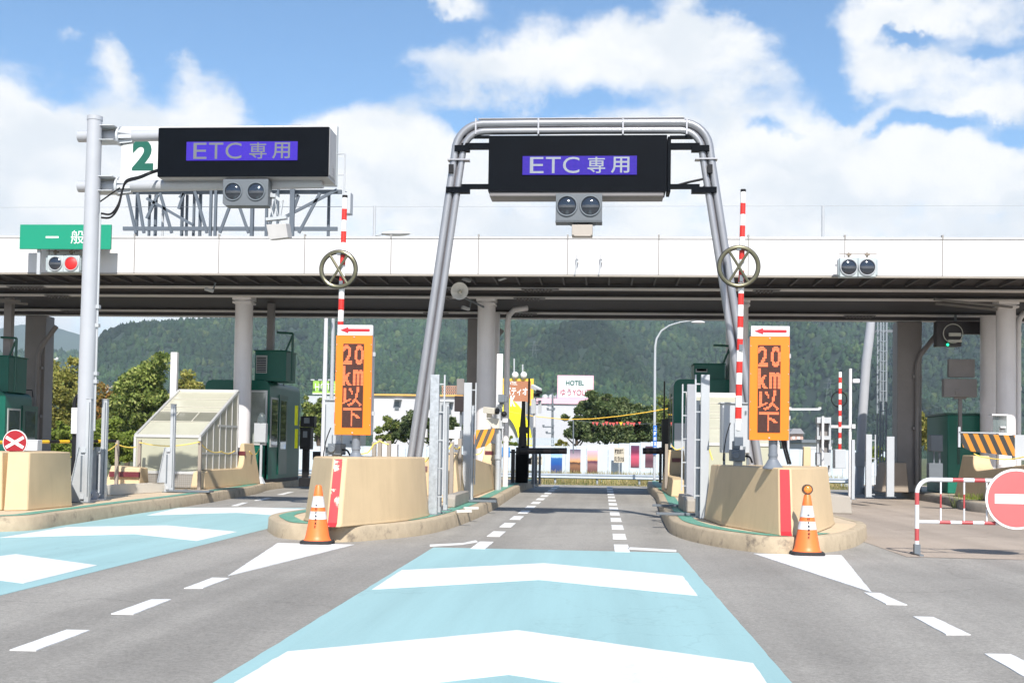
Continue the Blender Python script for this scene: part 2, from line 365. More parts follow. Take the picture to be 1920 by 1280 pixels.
# ------------------------------------------------------------------ ground and road
def asphalt(name, col, lane=None):
    m, n, l, b = nt(name)
    tc = n.new('ShaderNodeTexCoord')
    def noi(s, d=4, r=.6):
        q = n.new('ShaderNodeTexNoise'); q.inputs['Scale'].default_value = s; q.inputs['Detail'].default_value = d; q.inputs['Roughness'].default_value = r; l.new(tc.outputs['Object'], q.inputs['Vector']); return q.outputs['Fac']
    def mm(op, a, b2):
        q = n.new('ShaderNodeMath'); q.operation = op
        for i, x in enumerate((a, b2)):
            if isinstance(x, (int, float)): q.inputs[i].default_value = x
            else: l.new(x, q.inputs[i])
        return q.outputs[0]
    fine = noi(38, 8, .9); mid = noi(1.1, 5, .6); big = noi(.22, 3, .5)
    v = mm('ADD', mm('MULTIPLY', mm('SUBTRACT', fine, .5), 2.4), 1)
    v = mm('MULTIPLY', v, mm('ADD', mm('MULTIPLY', mm('SUBTRACT', mid, .5), .35), 1))
    v = mm('MULTIPLY', v, mm('ADD', mm('MULTIPLY', mm('SUBTRACT', big, .5), .5), 1))
    mpt = n.new('ShaderNodeMapping'); mpt.inputs['Scale'].default_value = (1.9, .07, 1); l.new(tc.outputs['Object'], mpt.inputs[0])
    tk = n.new('ShaderNodeTexNoise'); tk.inputs['Scale'].default_value = 1.0; tk.inputs['Detail'].default_value = 6; l.new(mpt.outputs[0], tk.inputs['Vector'])
    tr_ = n.new('ShaderNodeMapRange'); tr_.inputs['From Min'].default_value = .38; tr_.inputs['From Max'].default_value = .68; tr_.inputs['To Min'].default_value = 1.07; tr_.inputs['To Max'].default_value = .84; l.new(tk.outputs['Fac'], tr_.inputs['Value'])
    v = mm('MULTIPLY', v, tr_.outputs[0])
    vo = n.new('ShaderNodeTexVoronoi'); vo.feature = 'DISTANCE_TO_EDGE'; vo.inputs['Scale'].default_value = .16
    wv = n.new('ShaderNodeTexNoise'); wv.inputs['Scale'].default_value = .9; wv.inputs['Detail'].default_value = 6; l.new(tc.outputs['Object'], wv.inputs['Vector'])
    ad = n.new('ShaderNodeVectorMath'); ad.operation = 'ADD'; sc = n.new('ShaderNodeVectorMath'); sc.operation = 'SCALE'; l.new(wv.outputs['Color'], sc.inputs[0]); sc.inputs['Scale'].default_value = 1.6
    l.new(tc.outputs['Object'], ad.inputs[0]); l.new(sc.outputs[0], ad.inputs[1]); l.new(ad.outputs[0], vo.inputs['Vector'])
    ck = n.new('ShaderNodeMapRange'); l.new(vo.outputs['Distance'], ck.inputs['Value']); ck.inputs['From Min'].default_value = 0; ck.inputs['From Max'].default_value = .004; ck.inputs['To Min'].default_value = .84; ck.inputs['To Max'].default_value = 1
    v = mm('MULTIPLY', v, ck.outputs[0])
    vm = n.new('ShaderNodeVectorMath'); vm.operation = 'SCALE'; vm.inputs[0].default_value = col; l.new(v, vm.inputs['Scale'])
    l.new(vm.outputs[0], b.inputs['Base Color']); b.inputs['Roughness'].default_value = .85; b.inputs['Specular IOR Level'].default_value = .3
    bp = n.new('ShaderNodeBump'); bp.inputs['Strength'].default_value = .5; bp.inputs['Distance'].default_value = .006; l.new(fine, bp.inputs['Height']); l.new(bp.outputs[0], b.inputs['Normal'])
    return m
asph = asphalt('asphalt', (.280,.265,.240))
asph2 = asphalt('older_asphalt', (.335,.278,.228))
def paint(name, col, wear=.35, under=(.2,.2,.2), track=.1):
    m, n, l, b = nt(name)
    tc = n.new('ShaderNodeTexCoord')
    a = n.new('ShaderNodeTexNoise'); a.inputs['Scale'].default_value = 2.2; a.inputs['Detail'].default_value = 10; a.inputs['Roughness'].default_value = .75; l.new(tc.outputs['Object'], a.inputs['Vector'])
    mr = n.new('ShaderNodeMapRange'); mr.inputs['From Min'].default_value = .60; mr.inputs['From Max'].default_value = .78; mr.inputs['To Max'].default_value = wear; l.new(a.outputs['Fac'], mr.inputs['Value'])
    a2 = n.new('ShaderNodeTexNoise'); a2.inputs['Scale'].default_value = 45; a2.inputs['Detail'].default_value = 4; l.new(tc.outputs['Object'], a2.inputs['Vector'])
    mr2 = n.new('ShaderNodeMapRange'); mr2.inputs['To Min'].default_value = .93; mr2.inputs['To Max'].default_value = 1.07; l.new(a2.outputs['Fac'], mr2.inputs['Value'])
    mpt = n.new('ShaderNodeMapping'); mpt.inputs['Scale'].default_value = (2.2, .12, 1); l.new(tc.outputs['Object'], mpt.inputs[0])
    a3 = n.new('ShaderNodeTexNoise'); a3.inputs['Scale'].default_value = 1.0; a3.inputs['Detail'].default_value = 7; a3.inputs['Roughness'].default_value = .6; l.new(mpt.outputs[0], a3.inputs['Vector'])
    mr3 = n.new('ShaderNodeMapRange'); mr3.inputs['From Min'].default_value = .4; mr3.inputs['From Max'].default_value = .7; mr3.inputs['To Min'].default_value = 1; mr3.inputs['To Max'].default_value = 1-track; l.new(a3.outputs['Fac'], mr3.inputs['Value'])
    mt = n.new('ShaderNodeMath'); mt.operation = 'MULTIPLY'; l.new(mr2.outputs[0], mt.inputs[0]); l.new(mr3.outputs[0], mt.inputs[1])
    vm = n.new('ShaderNodeVectorMath'); vm.operation = 'SCALE'; vm.inputs[0].default_value = col; l.new(mt.outputs[0], vm.inputs['Scale'])
    mx = n.new('ShaderNodeMix'); mx.data_type = 'RGBA'; l.new(mr.outputs[0], mx.inputs['Factor']); l.new(vm.outputs[0], mx.inputs['A']); mx.inputs['B'].default_value = (*under, 1)
    vo = n.new('ShaderNodeTexVoronoi'); vo.feature = 'DISTANCE_TO_EDGE'; vo.inputs['Scale'].default_value = .22
    wv = n.new('ShaderNodeTexNoise'); wv.inputs['Scale'].default_value = 1.1; wv.inputs['Detail'].default_value = 6; l.new(tc.outputs['Object'], wv.inputs['Vector'])
    sc = n.new('ShaderNodeVectorMath'); sc.operation = 'SCALE'; l.new(wv.outputs['Color'], sc.inputs[0]); sc.inputs['Scale'].default_value = 1.7
    ad = n.new('ShaderNodeVectorMath'); ad.operation = 'ADD'; l.new(tc.outputs['Object'], ad.inputs[0]); l.new(sc.outputs[0], ad.inputs[1]); l.new(ad.outputs[0], vo.inputs['Vector'])
    ck = n.new('ShaderNodeMapRange'); l.new(vo.outputs['Distance'], ck.inputs['Value']); ck.inputs['From Max'].default_value = .0035; ck.inputs['To Min'].default_value = .9; ck.inputs['To Max'].default_value = 1
    vm2 = n.new('ShaderNodeVectorMath'); vm2.operation = 'SCALE'; l.new(mx.outputs['Result'], vm2.inputs[0]); l.new(ck.outputs[0], vm2.inputs['Scale'])
    l.new(vm2.outputs[0], b.inputs['Base Color']); b.inputs['Roughness'].default_value = .6
    bp = n.new('ShaderNodeBump'); bp.inputs['Strength'].default_value = .35; bp.inputs['Distance'].default_value = .004; l.new(a2.outputs['Fac'], bp.inputs['Height']); l.new(bp.outputs[0], b.inputs['Normal'])
    return m
wpaint = paint('road_white', (.70,.70,.69), .35, (.42,.42,.41), track=.10)
bpaint = paint('road_blue', (.295,.475,.485), .4, (.34,.42,.42), track=.14)
def struct(b, name, mat, smooth=0):
    return tag(b.build(name, mat, smooth=smooth), kind='structure')
# land: flat at the toll plaza, a little lower beyond it
land_m = M('grass_land', (.085,.10,.035), .9, var=.5, scale=.35, bump=.8, bscale=8, dirt=.6, dcol=(.20,.16,.08), dscale=.15)
b = MB(); xs = [-9000,-900,-60,60,900,9000]; ys = [-600,-40,-20,46.1,60,400,9000]; zs = [-.02,-.02,-.02,-.31,-.32,-.32,-.4]
b.add([(x, y, z-.03) for y, z in zip(ys, zs) for x in xs], [(j*6+i, j*6+i+1, j*6+7+i, j*6+6+i) for j in range(6) for i in range(5)])
b.v = [(x, y, (-.05 if y <= 38 else z)) for x, y, z in b.v]
struct(b, 'ground', land_m)
b = MB(); xs = [-40,-12,0,12,40]; rows = [(-12,0),(12,0),(38,0),(46,-.27),(50.4,-.30)]
b.add([(x, y, z) for y, z in rows for x in xs], [(j*5+i, j*5+i+1, j*5+6+i, j*5+5+i) for j in range(4) for i in range(4)])
struct(b, 'road', asph)
# the older, browner surfacing right of the centre lane and inside the lanes
def gp(pts, z=.004, zz=0): return [(p.x, p.y, z) for p in (G(x, y, zz) for x, y in pts)]
b = MB(); b.poly([(3.6,14.2,.004),(14,14.0,.004),(30,14.2,.004),(30,36,.004),(4.5,36,.004),(3.6,20,.004)])
struct(b, 'pavement', asph2)
# blue lane and chevrons: thin layers of paint with their own edge
def slab(b, pts, top, fs=None):
    q = []
    for i in range(len(pts)):
        a, c = Vector(pts[i][:2]), Vector(pts[(i+1) % len(pts)][:2]); m = max(1, min(60, int((c-a).length/.09))); d = c-a; nrm_ = Vector((d.y, -d.x)).normalized() if d.length else Vector((0, 0))
        for k in range(m): q.append(a.lerp(c, k/m)+(nrm_*rnd.gauss(0, .002) if k else nrm_*0))
    pts, fs = q, None
    k = len(pts); fs = fs or [tuple(range(k))]
    b.add([(p[0], p[1], top) for p in pts]+[(p[0], p[1], -.002) for p in pts], fs+[(i, (i+1) % k, k+(i+1) % k, k+i) for i in range(k)]); return b
def ext(p, q, Y):                    # carry the line p-q to distance Y
    t = (Y-p.y)/(q.y-p.y); return p+(q-p)*t
La, Lb, Ra, Rb = G(400,1280), G(813,1026), G(1485,1280), G(1272,1036)
Lc, Rc = ext(Lb, La, 3.0), ext(Rb, Ra, 3.0)
b = slab(MB(), [(p.x, p.y) for p in (Lc, Rc, Rb, Lb)], .003); struct(b, 'road_marking', bpaint)
b = slab(MB(), gp([(0,1116),(505,990),(575,962),(573,952),(300,951),(150,975),(0,994),(-500,1062),(-500,1240)]), .003); struct(b, 'road_marking', bpaint)
def wm(pts, z=.006):
    b = slab(MB(), gp(pts), z); return struct(b, 'road_marking', wpaint)
wm([(753,1069),(1020,1056),(1280,1080),(1308,1117),(1010,1087),(698,1105)])
c2 = [(539,1222),(970,1182),(1412,1244)]
P = [G(*p) for p in c2]; L2 = ext(P[0], G(440,1280), P[0].y-1.55); R2 = ext(P[2], G(1437,1280), P[2].y-1.35); N2 = G(953,1265)
b = slab(MB(), [(p.x, p.y) for p in (P[0], P[1], P[2], R2, N2, L2)], .006, [(0,1,4,5), (1,2,3,4)]); struct(b, 'road_marking', wpaint)
b = slab(MB(), [(p.x, p.y-3.4) for p in (P[0], P[1], P[2], R2, N2, L2)], .006, [(0,1,4,5), (1,2,3,4)]); struct(b, 'road_marking', wpaint)
wm([(-160,1062),(30,1039),(182,1060),(44,1094),(-40,1083),(-330,1125)])
wm([(125,988),(312,985),(444,997),(370,1014),(250,1001),(0,1008)])
wm([(333,952.5),(470,951),(573,954),(520,966),(443,961),(276,966)])
wm([(427,1080),(521,1018),(664,1021)]); wm([(1413,1038),(1578,1041),(1635,1111)])
for q in ([(345,1103),(398,1083),(430,1084),(380,1103)], [(208,1151),(284,1124),(321,1124),(250,1152)], [(18,1219),(125,1181),(168,1182),(68,1220)], [(-260,1330),(-70,1270),(-10,1271),(-180,1332)],
          [(1620,1111),(1650,1112),(1701,1134),(1662,1133)], [(1712,1156),(1750,1157),(1820,1190),(1774,1190)], [(1846,1226),(1895,1227),(2000,1278),(1935,1278)],
          [(520,927),(541,922),(551,922),(533,927)], [(477,938),(500,933),(510,933),(490,938)], [(434,948),(455,942),(465,942),(447,948)],
          [(806,1021),(868,1018),(892,1013),(896,1016),(868,1020.5),(806,1024)], [(1182,1026),(1268,1031),(1268,1034),(1176,1029)]): wm(q)
XR, XL = G(1160,1000).x, G(932,1000).x
for i in range(13):
    y = 14.55+1.98*i
    for X in (XL, XR):
        if i == 0: d = .55
        else: d = .5
        b = slab(MB(), [(X-.09, y-d), (X+.09, y-d), (X+.09, y+d), (X-.09, y+d)], .006); struct(b, 'road_marking', wpaint)

# ------------------------------------------------------------------ traffic islands
ISZ = .2
def island(label, outline, km=kerb_m, stripe=None, tm=top_m):
    o = [Vector((p[0], p[1], 0)) for p in outline]
    c = sum(o, Vector())/len(o)
    th = thing('traffic_island', label, 'traffic island', (c.x, c.y, 0), 'raised islands between the toll lanes')
    n = len(o)
    nr = []
    ar = sum(o[i].x*o[(i+1) % n].y-o[(i+1) % n].x*o[i].y for i in range(n))
    for i in range(n):
        a, p, q = o[i-1], o[i], o[(i+1) % n]
        d = ((p-a).normalized()+(q-p).normalized()).normalized(); nn = Vector((d.y, -d.x, 0))*(1 if ar > 0 else -1); nr.append(nn)
    def ring(ins, z): return [(p.x-k.x*ins, p.y-k.y*ins, z) for p, k in zip(o, nr)]
    k = MB(); k.loft([ring(0, -.02), ring(.012, ISZ-.025), ring(.035, ISZ), ring(.15, ISZ)], cap=False); k.build('kerb', km, th, smooth=50)
    t = MB(); t.poly(ring(.149, ISZ-.003)); t.build('top_surface', tm, th, smooth=0)
    if stripe:
        i0, i1 = stripe; A = ring(.16, ISZ+.004); B = ring(.37, ISZ+.004)
        s = MB(); m = i1-i0
        s.add(A[i0:i1+1]+B[i0:i1+1], [(i, i+1, m+2+i, m+1+i) for i in range(m)]); s.build('edge_stripe', gstripe, th, smooth=0)
    return th
def smoothline(pts, n=5):
    out = []
    for i in range(len(pts)-1):
        p0, p1, p2, p3 = pts[max(i-1, 0)], pts[i], pts[i+1], pts[min(i+2, len(pts)-1)]
        for k in range(n):
            t = k/n
            out.append(tuple(.5*((2*p1[j])+(-p0[j]+p2[j])*t+(2*p0[j]-5*p1[j]+4*p2[j]-p3[j])*t*t+(-p0[j]+3*p1[j]-3*p2[j]+p3[j])*t**3) for j in (0, 1)))
    out.append(tuple(pts[-1][:2])); return out
def gl(pts): return [tuple(G(*p))[:2] for p in pts]
e = gl([(505,990),(509,1001),(530,1009),(587,1013.5),(640,1016),(705,1012),(798,1002),(866,983),(923,957),(977,922)])
e = [(e[0][0]+.45, 21.0), (e[0][0]+.03, 18.2)]+e+[(-2.05, 40.0)]
cl = smoothline(e)
island('island with the scraped concrete block and cone at its nose, left of the centre lane', cl+[(-4.1, 40.0), (-4.3, 26)], stripe=(0, len(cl)-1))
e = gl([(1214,920),(1229,936),(1237,960),(1250,990),(1267,1005),(1315,1019),(1385,1031),(1442,1037),(1500,1038),(1560,1034),(1605,1024),(1626,1007)])
e = [(1.55, 40.0)]+e+[(3.88,18.6),(3.85,21.0)]
cl = smoothline(e)
island('island with the kerb sweeping round the red striped block, right of the centre lane', cl+[(4.3, 30), (4.3, 40.0)], stripe=(0, 52))
e = gl([(0,997),(125,984),(250,964),(362,947),(480,926),(520,916)])
e = [(-12.9, 14.0), (-10.6, 14.2)]+e+[(-8.7, 40)]
cl = smoothline(e)
island('long scuffed island under the grey sign mast at the left edge', cl+[(-14.2, 40), (-14.2, 16)], stripe=(5, len(cl)-1))
e = gl([(1619,926),(1710,936),(1773,946),(1849,962)])
cl = smoothline([(8.2, 40)]+e+[(10.6, 23.2), (11.4, 22.6)])
island('weathered island behind the no entry barrier at the right edge', cl+[(16, 22), (16, 40)], km=kerbg_m, tm=M('far_top', (.42,.35,.26), .8, var=.15, dirt=.3))

# ------------------------------------------------------------------ concrete noses
def block(label, bot, top, back, stripe_i, smat, group='concrete crash blocks at the island noses', rs=.14):
    Bp = [G(x, y, ISZ) for x, y in bot]
    c = sum(Bp, Vector())/len(Bp)
    th = thing('crash_block', label, 'concrete block', (c.x, c.y, ISZ), group)
    X0, X1, Y1 = back
    bz = [(p.x, p.y) for p in Bp]+[(X1, Y1-.3), (X1-.25, Y1), (X0+.25, Y1), (X0, Y1-.3)]
    cx = sum(p[0] for p in bz)/len(bz); cy = sum(p[1] for p in bz)/len(bz)
    H = top
    def ring(s, z): return [(cx+(x-cx)*s, cy+(y-cy)*s, z) for x, y in bz]
    b = MB(); b.loft([ring(1.03, ISZ), ring(1.0, ISZ+.05), ring(.9, H-.02), ring(.88, H)]); b.build('body', conc, th, bevel=.02)
    # painted stripe, on the face right after the nose corner
    i = stripe_i; r0, r1, r2 = ring(1.0, ISZ+.05), ring(.9, H-.02), ring(1.03, ISZ+.003)
    d = Vector((r0[i+1][0]-r0[i][0], r0[i+1][1]-r0[i][1], 0)); L = d.length; f = rs/L; nn = Vector((d.y, -d.x, 0)).normalized()*.006
    if nn.y > 0: nn = -nn
    def q(r, t): return Vector(r[i]).lerp(Vector(r[i+1]), t)+nn
    s = MB(); s.poly([q(r2, .1), q(r2, .1+f), q(r0, .1+f), q(r0, .1)]); s.poly([q(r0, .1), q(r0, .1+f), q(r1, .1+f), q(r1, .1)]); s.build('painted_stripe', smat, th, smooth=0, recalc=False)
    return th
block('tan concrete block with a badly worn red stripe behind the plain cone', [(572,975),(612,987),(640,987.5),(737,979),(762,976),(800,968)], 1.06, (-4.0, -2.55, 17.6), 1, worn_red, rs=.115)
block('tan concrete block with a solid red stripe beside the lamp cone', [(1321,972),(1352,984),(1366,987),(1461,1003.5),(1487,1004.5),(1530,998),(1556,988)], 1.02, (1.75, 3.35, 17.6), 3, stripe_red, rs=.13)
th = thing('crash_block', 'plain notched tan concrete block beside the foot of the grey sign mast', 'concrete block', tuple(G(60, 955, ISZ)), 'concrete crash blocks at the island noses')
a0, a1, a2 = G(8,957,ISZ), G(52,956.5,ISZ), G(134,949,ISZ)
bz = [(a0.x, a0.y), (a1.x, a1.y), (a2.x, a2.y), (a2.x-1.0, a2.y+1.5), (a0.x-.9, a0.y+1.7)]
cx = sum(p[0] for p in bz)/5; cy = sum(p[1] for p in bz)/5
b = MB(); b.loft([[(cx+(x-cx)*s, cy+(y-cy)*s, z) for x, y in bz] for s, z in ((1.02,ISZ),(1,.26),(.93,1.03),(.92,1.045))]); b.build('body', conc, th, bevel=.02)
bz = [(a0.x-2, a0.y+.1), (a0.x-.3, a0.y+.02), (a0.x-.06, a0.y+.05), (a0.x-.15, a0.y+1.6), (a0.x-2, a0.y+1.8)]
cx = sum(p[0] for p in bz)/5; cy = sum(p[1] for p in bz)/5
b = MB(); b.loft([[(cx+(x-cx)*s, cy+(y-cy)*s, z) for x, y in bz] for s, z in ((1,ISZ),(.95,1.03),(.94,1.045))]); b.build('end_section', conc, th, bevel=.02)

# sweeping column guards: low towards the traffic, curling up to a high end
def guard(label, X, Y0, Y1, mir=1, lowz=.62, hz=1.22, z0=None, w=.62):
    z0 = z0 or lowz
    th = thing('column_guard', label, 'concrete barrier', (X, (Y0+Y1)/2, ISZ), 'curled concrete guards round the canopy columns')
    ym = Y1-1.55
    prof = [(Y0, ISZ), (Y0+.05, z0-.05)]+[(Y0+.5+(ym-Y0-.5)*k/3, z0+(lowz-z0)*k/3) for k in range(4)]
    for k in range(1, 9):
        a = PI/2*k/8; prof.append((ym+.45*math.sin(a), lowz+(hz-lowz)*(1-math.cos(a))))
    prof += [(ym+.5, hz+.02), (Y1-.25, hz+.02), (Y1, ISZ)]
    def ring(x, ins): return [(x, y, z) for y, z in prof]
    rings = []
    for x, t in ((0, 1), (w, 1)):
        rings.append([(X+mir*(-x+(.12*(z-ISZ) if x == 0 else -.12*(z-ISZ))*-1), y, z) for y, z in prof])
    b = MB(); b.loft(rings); b.build('body', conc, th, bevel=.02)
    if True:
        yb = ym+.40; b = MB(); b.box(X-mir*w*.5-.11, X-mir*w*.5+.11, yb-.02, yb+.01, hz-.28, hz-.18); b.build('reflector', M('reflector_brown', (.12,.03,.035), .3), th)
    return th
guard('curled concrete guard before the column beside the glazed stair shelter', -8.85, 25.7, 30.0, w=.34)
guard('curled concrete guard before the column carrying the loudspeaker', -2.62, 21.6, 31.0, hz=1.32, lowz=.78, z0=1.12, w=.5)
guard('curled concrete guard mostly hidden behind the grey posts of the right island', 2.15, 26.2, 30.5, mir=1)
guard('curled concrete guard behind the no entry barrier, under the hazard board', 8.75, 23.9, 30.0, mir=-1, lowz=.86, hz=1.2, z0=1.1)

# ------------------------------------------------------------------ canopy
YF = 27.0
zt = W(960, 444, YF).z; zb = W(960, 516, YF).z
can = thing('toll_canopy', 'white and brown toll canopy spanning all the lanes', 'canopy', (0, YF, 0))
xj = [W(x, 480, YF).x for x in (92,252,410,571,733,897,1064,1235,1403,1584,1767)]
xj = [xj[0]-2.0*k for k in range(4, 0, -1)]+xj+[xj[-1]+2.25*k for k in range(1, 5)]
for i in range(len(xj)-1):
    b = MB(); b.box(xj[i]+.008, xj[i+1]-.008, YF, YF+.06, zb+.02, zt-.05); b.build('fascia_panel', fascia_m, can, bevel=.006)
b = MB(); b.box(xj[0], xj[-1], YF-.02, YF+.3, zt-.045, zt); b.build('coping', M('coping_metal', (.55,.54,.53), .4), can)
b = MB(); b.box(xj[0], xj[-1], YF-.01, YF+.12, zb-.02, zb+.015); b.build('drip_edge', M('drip_edge', (.33,.30,.26), .5), can)
for x in xj: b = MB(); b.box(x-.02, x+.02, YF-.03, YF+.05, zt-.03, zt+.05); b.box(x-.012, x+.012, YF-.004, YF+.03, zb+.02, zt-.03); b.build('panel_clip', M('clip_grey', (.25,.24,.23), .5), can)
YB = 33.0; zk = W(960, 597, YB).z
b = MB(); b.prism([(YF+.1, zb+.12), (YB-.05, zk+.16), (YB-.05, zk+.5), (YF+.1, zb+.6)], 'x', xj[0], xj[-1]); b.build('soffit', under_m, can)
b = MB(); b.prism([(YF+.3, zt-.12), (YB, zk+.62), (YB, zk+.56), (YF+.3, zt-.2)], 'x', xj[0], xj[-1]); b.build('roof_deck', M('roof_sheet', (.4,.39,.38), .5), can)
def zso(Y): return zb+.12+(zk+.16-zb-.12)*(Y-YF-.1)/(YB-.15-YF)
for i, (yp, Y) in enumerate(((540,28.6),(557,30.0),(586,32.5))):
    z = W(960, yp, Y).z
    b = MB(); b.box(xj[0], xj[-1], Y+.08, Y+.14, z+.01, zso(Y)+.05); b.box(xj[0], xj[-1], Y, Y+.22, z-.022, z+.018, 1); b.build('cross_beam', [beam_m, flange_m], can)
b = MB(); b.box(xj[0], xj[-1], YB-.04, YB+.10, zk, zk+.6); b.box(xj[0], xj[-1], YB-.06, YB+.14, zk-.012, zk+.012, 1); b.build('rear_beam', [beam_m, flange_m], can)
# folded soffit ribs and bolted splices
b = MB()
for k in range(70):
    x = xj[0]+.2+(xj[-1]-xj[0]-.4)*k/69; b.box(x-.02, x+.02, YF+.12, YF+1.5, zso(YF+.8)-.10, zso(YF+.8)+.02)
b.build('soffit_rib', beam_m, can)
for yp, Y, spans in ((540,28.6,((20,75),(985,1040),(1420,1455),(838,848))),(557,30.0,((90,122),(970,1015),(820,840))),(586,32.5,((120,152),(800,834),(960,1000),(1590,1635)))):
    z = W(960, yp, Y).z
    for a, c in spans:
        xa, xc = W(a, yp, Y).x, W(c, yp, Y).x; bolts = MB()
        bolts.box(xa-.1, xc+.1, Y-.03, Y+.25, z-.03, z-.016)
        k = int((xc-xa)/.09)
        for j in range(k+1):
            for yy in (Y+.03, Y+.19): bolts.cyl((xa+j*.09, yy, z-.07), (xa+j*.09, yy, z-.03), .022, n=6)
        bolts.build('bolted_splice', M('bolt_steel', (.12,.11,.11), .5), can)
FX = []
for xp in (-40, 455, 910.5, 1385, 1886):
    X = W(xp, 700, 30.4).x; FX.append(X)
    b = MB(); b.cyl((X, 30.4, ISZ-.01), (X, 30.4, 5.02), .232, n=40); b.build('column', col_m, can)
    b = MB(); b.box(X-.245, X+.245, 30.155, 30.645, 4.93, 4.98); b.box(X-.25, X+.25, 30.15, 30.65, 5.02, zso(30.4)+.06); b.build('column_head', col_m, can)
    if xp > 500:
        b = MB(); b.cyl((X+.02, 31.8, ISZ-.01), (X+.02, 31.8, 4.9), .21, n=32); b.build('column', col_m, can)
for X, s in ((W(950.5,700,31.0).x, 1), (W(1914,700,30.8).x, 1)):
    b = MB(); b.path([(X, 31, ISZ), (X, 31, 4.55), (X+.03, 31, 4.75), (X+.16, 31.05, 4.9), (X+.5, 31.2, 4.97)], .075, 16)
    for z in (1.4, 2.9, 4.3): b.cyl((X, 31, z), (X, 31, z+.09), .088, n=16)
    b.build('downpipe', col_m, can)
for xp, w in ((70,.62),(897,.62),(1702,.66)):
    X = W(xp, 700, YB+.1).x
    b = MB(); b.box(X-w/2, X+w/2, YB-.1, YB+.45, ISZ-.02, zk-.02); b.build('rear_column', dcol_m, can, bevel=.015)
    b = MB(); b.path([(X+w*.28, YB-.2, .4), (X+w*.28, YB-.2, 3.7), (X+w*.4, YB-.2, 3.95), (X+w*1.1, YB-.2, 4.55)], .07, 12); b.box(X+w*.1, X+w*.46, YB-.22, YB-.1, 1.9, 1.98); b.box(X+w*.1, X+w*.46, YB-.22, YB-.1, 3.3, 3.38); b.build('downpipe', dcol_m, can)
# diagonal lattice under the roof at both ends
b = MB()
for xp, s in ((20,1),(1800,1)):
    X = W(xp, 560, 31).x
    for k in range(2):
        b = MB(); b.obox((X-1.2+.25*k, 29+.8*k, zso(30)-.22), (X+.9-.1*k, 29.8+.6*k, zso(30)-.3), .06, .05); b.build('roof_bracing', M('bracing', (.16,.15,.14), .6), can)
# up-and-over light brackets by the column heads
def floodlight(label, X, Y, z, s=1):
    t = thing('floodlight', label, 'floodlight', (X, Y, z), 'small floodlights under the canopy')
    b = MB(); b.obox((X, Y, z), (X+s*.18, Y-.1, z+.05), .12, .07); b.build('lamp_housing', greyp, t, bevel=.008)
    b = MB(); b.obox((X, Y, z+.03), (X-s*.05, Y, z+.22), .03, .03); b.build('bracket', dgrey, t)
p = W(882, 527, 28.1); floodlight('small floodlight left of the head of the loudspeaker column', p.x, p.y, p.z, -1)
p = W(935, 524, 28.1); floodlight('small floodlight right of the head of the loudspeaker column', p.x, p.y, p.z, 1)
p = W(880, 580, 29.9); floodlight('small floodlight below the loudspeaker, on the column side', p.x, p.y, p.z, -1)
p = W(400, 546, 28.2); floodlight('small floodlight hanging from the beam left of the second column', p.x, p.y, p.z, -1)
# guard wire along the roof edge
t = thing('guard_wire', 'thin wire on slim posts along the canopy roof', 'wire', (0, YF+1.6, zt))
for xp in (702, 1543, 305, -150, 2150):
    X = W(xp, 420, YF+1.6).x; b = MB(); b.cyl((X, YF+1.6, zt-.25), (X, YF+1.6, W(xp,386,YF+1.6).z), .035, n=8); b.build('post', greyp, t)
a, c = W(-150,389,YF+1.6), W(2150,385,YF+1.6)
b = MB(); b.path([a.lerp(c, k/8) for k in range(9)], .007, 5); b.build('wire', greyp, t)
# loudspeaker horn
X, _, z = W(862, 546, 27.9); LY = -1.7
t = thing('loudspeaker', 'white horn loudspeaker mounted beside the canopy column', 'loudspeaker', (X, 28.2, z))
b = MB(); b.loft([[(X+r*math.cos(2*PI*j/32), Y, z+r*math.sin(2*PI*j/32)) for j in range(32)] for r, Y in (((rr_)*.94, yy_-1.7) for rr_, yy_ in ((.085,29.95),(.09,29.8),(.13,29.7),(.20,29.58),(.225,29.55),(.215,29.56),(.19,29.59),(.12,29.70),(.06,29.78)))], cap=True); b.build('horn', M('horn_white', (.80,.79,.76), .4), t)
b = MB(); b.ball((X, 28.0, z), .045, 8); b.cyl((X, 28.02, z), (X, 28.1, z), .03); b.build('driver_cone', cream, t)
b = MB(); b.cyl((X, 28.2, z), (X, 28.5, z), .085); b.obox((X, 28.4, z), (X, 28.4, z+.3), .05, .05); b.obox((X, 28.4, z-.06), (X+.35, 30.2, z-.1), .04, .04); b.build('mount', dgrey, t)

# ------------------------------------------------------------------ helper: signal lenses
def lens(b_parent, X, Y, z, r, lit=None, hood=True):
    b = MB(); b.ring((X, Y-.012, z), r+.012, .012, 32, 6); b.build('lens_ring', greyp if hood else dgrey, b_parent)
    b = MB(); b.loft([[(X+rr*math.cos(2*PI*j/28), yy, z+rr*math.sin(2*PI*j/28)) for j in range(28)] for rr, yy in ((r,Y-.004),(r*.8,Y-.02),(r*.5,Y-.034),(r*.2,Y-.04),(.001,Y-.041))], cap=False)
    return b.build('lens', lit or lens_m, b_parent, smooth=80)
led_bg, ln, ll, lb = nt('led_field')
tcx = ln.new('ShaderNodeTexCoord'); vo = ln.new('ShaderNodeTexVoronoi'); vo.inputs['Scale'].default_value = 55; vo.inputs['Randomness'].default_value = 0
ll.new(tcx.outputs['Object'], vo.inputs['Vector'])
mr = ln.new('ShaderNodeMapRange'); mr.inputs['From Min'].default_value = .3; mr.inputs['From Max'].default_value = .6; mr.inputs['To Min'].default_value = .85; mr.inputs['To Max'].default_value = .3; ll.new(vo.outputs['Distance'], mr.inputs['Value'])
nv = ln.new('ShaderNodeTexNoise'); nv.inputs['Scale'].default_value = 30; ll.new(tcx.outputs['Object'], nv.inputs['Vector'])
